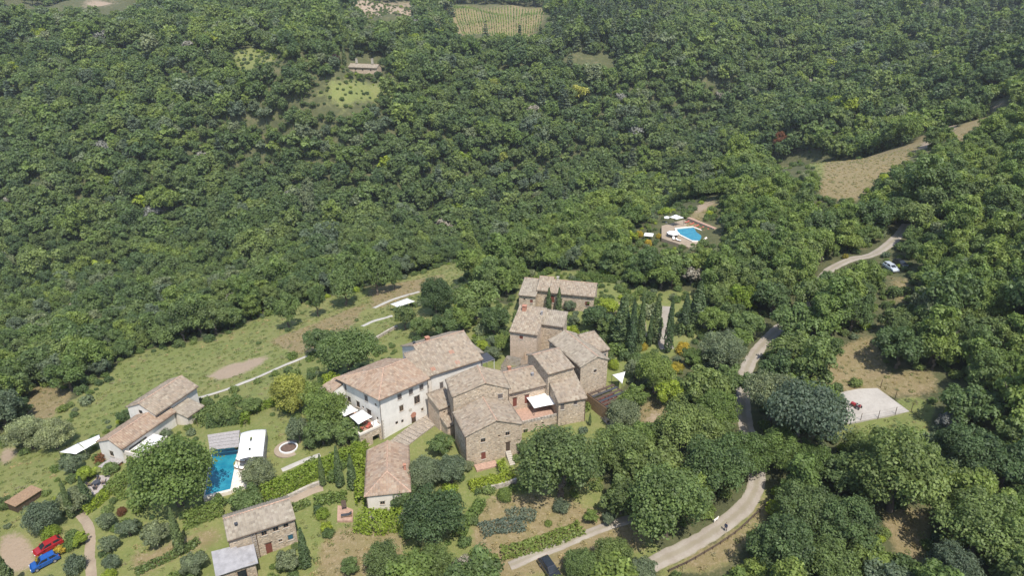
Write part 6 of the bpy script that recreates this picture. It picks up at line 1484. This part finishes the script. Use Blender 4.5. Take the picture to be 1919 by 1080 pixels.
# cars
GLS = M['glass']
def car(label, px_rear, px_front, body, L=4.3, Wd=1.78, hh=1.5, van=False, glassroof=False):
    a, b = G(*px_rear, .6), G(*px_front, .6); d = b - a; ang = math.atan2(d[1], d[0]); c = (a + b) / 2; z = float(H(*c))
    f_, r_ = float(H(*(c + d / np.hypot(*d) * 1.3))), float(H(*(c - d / np.hypot(*d) * 1.3)))
    t = thing('parked_car', label, 'car', (c[0], c[1], (f_ + r_) / 2 + .08), ang); t.rotation_euler = (0, -math.atan2(f_ - r_, 2.6), ang)
    prof = [(-L/2, .35), (-L/2, .85), (-L/2 + .12, .98 if not van else 1.0), (L*.18, .98), (L*.42, .84), (L/2 - .03, .66), (L/2, .35)]
    sec = []
    n = len(prof); mb = MB()
    for sgn, k in ((-1, 0), (-.92, 1), (.92, 1), (1, 0)): sec.append([(x, sgn * Wd/2, zz_ if k == 0 else zz_ + .02) for x, zz_ in prof])
    low = [[(x, sgn * Wd/2, zz_ * .96 + (0 if zz_ > .4 else 0)) for x, zz_ in prof] for sgn in (-1, 1)]
    for s0, s1 in zip(sec[:-1], sec[1:]):
        for i in range(n - 1): mb.quad(s0[i], s0[i+1], s1[i+1], s1[i])
    for sgn in (0, -1): mb.quad(*(sec[sgn] if sgn else sec[sgn][::-1]))
    mb.quad(sec[0][0], sec[0][-1], sec[-1][-1], sec[-1][0]); bo = mb.obj('body', body, t, smooth=False)
    x0, x1, x2, x3 = (-L/2 + .06, -L/2 + (.25 if van else .55), L*.06, L*.27); zt_ = hh; wb, wt = Wd/2 - .08, Wd/2 - .26
    mb = MB(); B = [(x0, 1.0), (x1, zt_), (x2, zt_), (x3, .98)]
    for sgn in (-1, 1):
        q_ = [(B[0][0], sgn*wb, B[0][1]), (B[3][0], sgn*wb, B[3][1]), (B[2][0], sgn*wt, B[2][1]), (B[1][0], sgn*wt, B[1][1])]
        mb.quad(*(q_ if sgn < 0 else q_[::-1]))
    for i in range(3):
        w0, w1 = (wb, wt) if i == 0 else ((wt, wt) if i == 1 else (wt, wb)); mb.quad((B[i][0], -w0, B[i][1]), (B[i+1][0], -w1, B[i+1][1]), (B[i+1][0], w1, B[i+1][1]), (B[i][0], w0, B[i][1]))
    mb.obj('cabin', body, t)
    def pane(nm, pts, off):
        mb = MB(); pts = [Vector(p) + Vector(off) for p in pts]; mb.quad(*pts); return mb.obj(nm, GLS, t)
    lerp = lambda a, b, f: tuple(a[i] * (1 - f) + b[i] * f for i in range(3))
    def inset(q_, fx=.08, fy=.12):
        a, b, c_, d_ = q_; l0, l1 = lerp(a, d_, fy), lerp(b, c_, fy); u0, u1 = lerp(a, d_, 1 - fy), lerp(b, c_, 1 - fy); return [lerp(l0, l1, fx), lerp(l0, l1, 1 - fx), lerp(u0, u1, 1 - fx), lerp(u0, u1, fx)]
    pane('windscreen', inset([(B[3][0], -wb, B[3][1]), (B[3][0], wb, B[3][1]), (B[2][0], wt, B[2][1]), (B[2][0], -wt, B[2][1])]), (.01, 0, .012))
    pane('rear_window', inset([(B[0][0], wb, B[0][1]), (B[0][0], -wb, B[0][1]), (B[1][0], -wt, B[1][1]), (B[1][0], wt, B[1][1])], .12, .2), (-.012, 0, .008))
    for sgn in (-1, 1):
        xm = (x1 + x2) / 2
        for xa, xb, ta, tb in ((x0, xm - .03, x1, xm - .03), (xm + .03, x3, xm + .03, x2)):
            q_ = [(xa, sgn*wb, .99), (xb, sgn*wb, .99), (tb, sgn*wt, zt_), (ta, sgn*wt, zt_)]; q_ = inset(q_, .10, .14); pane('side_window', q_ if sgn < 0 else q_[::-1], (0, sgn * .012, .004))
        mb = MB(); mb.box(L/2 - .22, L/2 - .01, sgn*Wd*.36 - .16, sgn*Wd*.36 + .16, .62, .72); mb.obj('headlight', M['white_paint'], t)
        mb = MB(); mb.box(-L/2 - .02, -L/2 + .05, sgn*Wd*.4 - .12, sgn*Wd*.4 + .12, .72, .92); mb.obj('tail_light', M['cloth_red'], t)
        mb = MB(); mb.box(x3 - .45, x3 - .28, sgn*(Wd/2 + .1) - .1, sgn*(Wd/2 + .1) + .1, .98, 1.12); mb.obj('wing_mirror', body, t)
        for xw in (-L*.30, L*.31): wheel(t, xw, sgn * (Wd/2 - .08), .32, .2)
    if glassroof: mb = MB(); mb.box(x1 + .2, x2 - .1, -wt + .12, wt - .12, zt_ - .01, zt_ + .014); mb.obj('glass_roof', GLS, t)
    return t
car('dark blue black car with glass roof parked on the dry grass below the lane', (1018,1050), (1042,1084), DARK, 4.4, 1.8, 1.5, glassroof=True)
car('silver estate car parked under trees at the road end', (1652,492), (1688,513), SILV, 4.5, 1.8, 1.55, True)
car('dark car parked in the shade behind the silver car', (1672,486), (1704,503), DARK, 4.2)
car('red hatchback car parked on the gravel by the yellow shrubs', (112,1013), (68,1038), RED, 4.2, 1.75, 1.5)
car('bright blue car parked beside the red car half hidden by shrubs', (108,1041), (60,1066), BLUE, 4.1)
# brown shed and fences
h = House('low_shed', 'low brown board shed with flat tan roof on the grass at the left edge', 'shed', (30,952), (77,922), -5.0, None, D=2.6)
h.zg = float(H(*h.o)); h.root.location.z = h.zg
mb = MB(); n_ = 9
for k in range(n_): mb.box(h.W*k/n_ + .01, h.W*(k+1)/n_ - .01, 0, 2.6, -1.2, 1.5)
mb.obj('board_wall', M['wood_dark'], h.root); mb = MB(); mb.box(-.2, h.W + .2, -.2, 2.8, 1.504, 1.62); mb.obj('roof', M['wood'], h.root)
def rail_fence(label, line, post=1.0, step=2.0, rails=(.45, .85), mat='wood_dark', r=.06, name='rail_fence'):
    L = smooth_line(line, step); z0 = float(H(*L[0])); o0 = np.array([L[0][0], L[0][1], z0]); t = thing(name, label, 'fence', tuple(o0), 0); P = [np.array([x_, y_, float(H(x_, y_))]) - o0 for x_, y_ in L]
    for p in P: mb = MB(); mb.tube((p[0], p[1], p[2] - .3), (p[0], p[1], p[2] + post), r, n=5); mb.obj('post', M[mat], t)
    for hh in rails:
        mb = MB()
        for a, b in zip(P[:-1], P[1:]): mb.tube(Vector(a) + Vector((0, 0, hh)), Vector(b) + Vector((0, 0, hh)), r * .8, n=5)
        mb.obj('rail', M[mat], t)
    return t
rd = smooth_line(W_ROAD, 1.5); Tn = np.gradient(rd, axis=0); Tn /= np.hypot(*Tn.T)[:, None]; off = rd + np.stack([Tn[:, 1], -Tn[:, 0]], 1) * 2.35
sel = [tuple(p) for p in off if 1240 < proj(p[0], p[1], float(H(*p)))[0] < 1440 and proj(p[0], p[1], float(H(*p)))[1] > 890]
rail_fence('low dark rail fence along the outside of the gravel road bend', sel[::3], .7, 1.6, (.3, .6), 'wood_dark', .08)
rail_fence('thin post and rail fence along the lower side of the meadow path', WP([(362,760),(410,744),(460,726),(515,702),(562,682)]), 1.0, 2.6, (.9,), 'wood_dark', .05)
def stone_wall(label, line, hgt, w=.45, mat='drystone'):
    L = smooth_line(line, 1.0); z0 = float(H(*L[0])); o0 = np.array([*L[0]]); t = thing('garden_wall', label, 'wall', (*o0, z0), 0); mb = MB(); Tn = np.gradient(L, axis=0); Tn /= np.hypot(*Tn.T)[:, None] + 1e-9; Nn = np.stack([-Tn[:, 1], Tn[:, 0]], 1)
    for i in range(len(L) - 1):
        za, zb = float(H(*L[i])) - z0, float(H(*L[i+1])) - z0; l0, l1, r0, r1 = L[i] + Nn[i]*w/2 - o0, L[i+1] + Nn[i+1]*w/2 - o0, L[i] - Nn[i]*w/2 - o0, L[i+1] - Nn[i+1]*w/2 - o0
        mb.quad((*r0, za - 1.5), (*r1, zb - 1.5), (*r1, zb + hgt), (*r0, za + hgt)); mb.quad((*l1, zb - 1.5), (*l0, za - 1.5), (*l0, za + hgt), (*l1, zb + hgt)); mb.quad((*r0, za + hgt), (*r1, zb + hgt), (*l1, zb + hgt), (*l0, za + hgt))
    mb.obj('wall', M[mat], t)
stone_wall('low stone wall below the front stone house terrace', WP([(968,905),(935,915),(905,922)]), .9)
stone_wall('low stone wall along the cottage back hedge', WP([(540,935),(575,918),(610,905)]), .7)
stone_wall('pale stone wall beside the dark pergola path', WP([(1090,735),(1110,757),(1128,778),(1140,795)]), .8, .5, 'stone_pink')
stone_wall('low stone wall across the lawn behind the long wing', WP([(700,640),(730,622),(745,615)]), .8)
# vineyard rows far across the valley
vl, vr = [G(838, 9), G(868, 64)], [G(1024, 17), G(1011, 57)]
for k in range(34):
    f = k / 33; a, b = np.array(vl[0]) * (1 - f) + np.array(vr[0]) * f, np.array(vl[1]) * (1 - f) + np.array(vr[1]) * f; o0 = np.array([*b, float(H(*b))])
    m_ = 300; u = rng.random(m_)[:, None]; P = b + (a - b) * u + rng.normal(0, .22, (m_, 2)); Z = H(P[:, 0], P[:, 1]) + rng.uniform(.5, 1.7, m_); V, Qd = cards(np.c_[P, Z] - o0, rng.normal(size=(m_, 3)) * .7 + np.array([0, -.6, .6]), .9, rng, 1.4)
    t = thing('vine_row', {0: 'leftmost row of green vines in the distant pale vineyard', 33: 'rightmost row of green vines in the distant pale vineyard'}.get(k, 'inner row of green vines in the distant pale vineyard'), 'vine row', tuple(o0), 0, 'vine rows in the distant vineyard'); link('foliage', np_mesh('foliage', V, Qd, rng.random(m_)), LEAF['fresh'], t)
# person and dog on the road
def skin_body(name, verts, edges, radii, mat, parent, root=0):
    me = bpy.data.meshes.new(name); me.from_pydata(verts, edges, []); o = link(name, me, mat, parent); o.modifiers.new('skin', 'SKIN')
    sv = me.skin_vertices[0].data if me.skin_vertices else None
    if sv is None: me.attributes; 
    for i, r in enumerate(radii):
        rr = r if isinstance(r, tuple) else (r, r); me.skin_vertices[0].data[i].radius = rr
    me.skin_vertices[0].data[root].use_root = True; s_ = o.modifiers.new('sub', 'SUBSURF'); s_.levels = 1; s_.render_levels = 2; return o
p = G3(1359, 997); t = thing('person', 'person in dark blue clothes standing on the gravel road', 'person', (p[0], p[1], p[2] + .07), 2.4)
CL = plain('navy clothing', (.02, .03, .075), .85, .2); SK = plain('skin', (.42, .26, .19), .6, .1); HR = plain('brown hair', (.06, .035, .02), .7, .2)
bv = [(0,0,.95),(0,0,1.15),(0,0,1.38),(0,0,1.47),(.10,0,.9),(.12,.06,.5),(.12,0,.09),(.12,.14,.05),(-.10,0,.9),(-.12,-.10,.5),(-.12,-.14,.09),(-.12,0,.05),(.19,0,1.38),(.25,-.02,1.12),(.24,.10,.88),(-.19,0,1.38),(-.25,.03,1.12),(-.23,.16,.92)]
be = [(0,1),(1,2),(2,3),(0,4),(4,5),(5,6),(6,7),(0,8),(8,9),(9,10),(10,11),(2,12),(12,13),(13,14),(2,15),(15,16),(16,17)]
skin_body('clothed_body', bv, be, [(.16,.11),(.15,.10),(.17,.10),.06,.095,.07,.045,.04,.095,.07,.045,.04,.065,.05,.035,.065,.05,.035], CL, t)
skin_body('head', [(0,0,1.46),(0,.01,1.55),(0,.02,1.64),(0,.01,1.73)], [(0,1),(1,2),(2,3)], [.05,.075,.09,.06], SK, t)
skin_body('hair', [(0,-.03,1.62),(0,-.02,1.72),(0,.02,1.76)], [(0,1),(1,2)], [.085,.085,.06], HR, t)
for sx, q_ in ((.24, (.24,.10,.88)), (-.23, (-.23,.16,.92))): skin_body('hand', [q_, (q_[0], q_[1] + .03, q_[2] - .08), (q_[0], q_[1] + .04, q_[2] - .16)], [(0,1),(1,2)], [.03,.04,.02], SK, t)
p = G3(1341, 979); t = thing('dog', 'white dog walking near the shaded side of the gravel road', 'dog', (p[0], p[1], p[2] + .07), .6)
WH = plain('white fur', (.68, .64, .57), .9, .12)
dv_ = [(-.32,0,.50),(0,0,.50),(.30,0,.53),(.46,0,.68),(.58,0,.74),(.72,0,.69),(.30,.09,.36),(.30,.09,.18),(.33,.09,.03),(.34,-.09,.36),(.38,-.09,.18),(.36,-.09,.03),(-.34,.09,.38),(-.28,.09,.30),(-.40,.09,.17),(-.36,.09,.03),(-.36,-.09,.38),(-.34,-.09,.30),(-.46,-.09,.17),(-.44,-.09,.03),(-.48,0,.58),(-.66,0,.72),(.54,.07,.82),(.54,-.07,.82)]
de = [(0,1),(1,2),(2,3),(3,4),(4,5),(2,6),(6,7),(7,8),(2,9),(9,10),(10,11),(0,12),(12,13),(13,14),(14,15),(0,16),(16,17),(17,18),(18,19),(0,20),(20,21),(4,22),(4,23)]
skin_body('body', dv_, de, [.13,.13,.15,.085,.085,.045,.07,.04,.04,.07,.04,.04,.09,.06,.035,.04,.09,.06,.035,.04,.04,.025,.025,.025], WH, t)

# ---------------------------------------------------------------- air: one closed box of thin even haze
mb = MB(); mb.box(-2600, 2600, -300, 1496, -62, 216); hz = mb.mesh('haze'); hm = bpy.data.materials.new('thin summer haze'); hm.use_nodes = True
hn = hm.node_tree; hn.nodes.remove(hn.nodes['Principled BSDF']); pv_ = hn.nodes.new('ShaderNodeVolumePrincipled'); pv_.inputs['Color'].default_value = (.92, .96, 1.0, 1); pv_.inputs['Density'].default_value = 0.00013
pv_.inputs['Anisotropy'].default_value = .3; hn.links.new(pv_.outputs[0], hn.nodes['Material Output'].inputs['Volume']); tag(link('haze', hz, hm), kind='stuff')
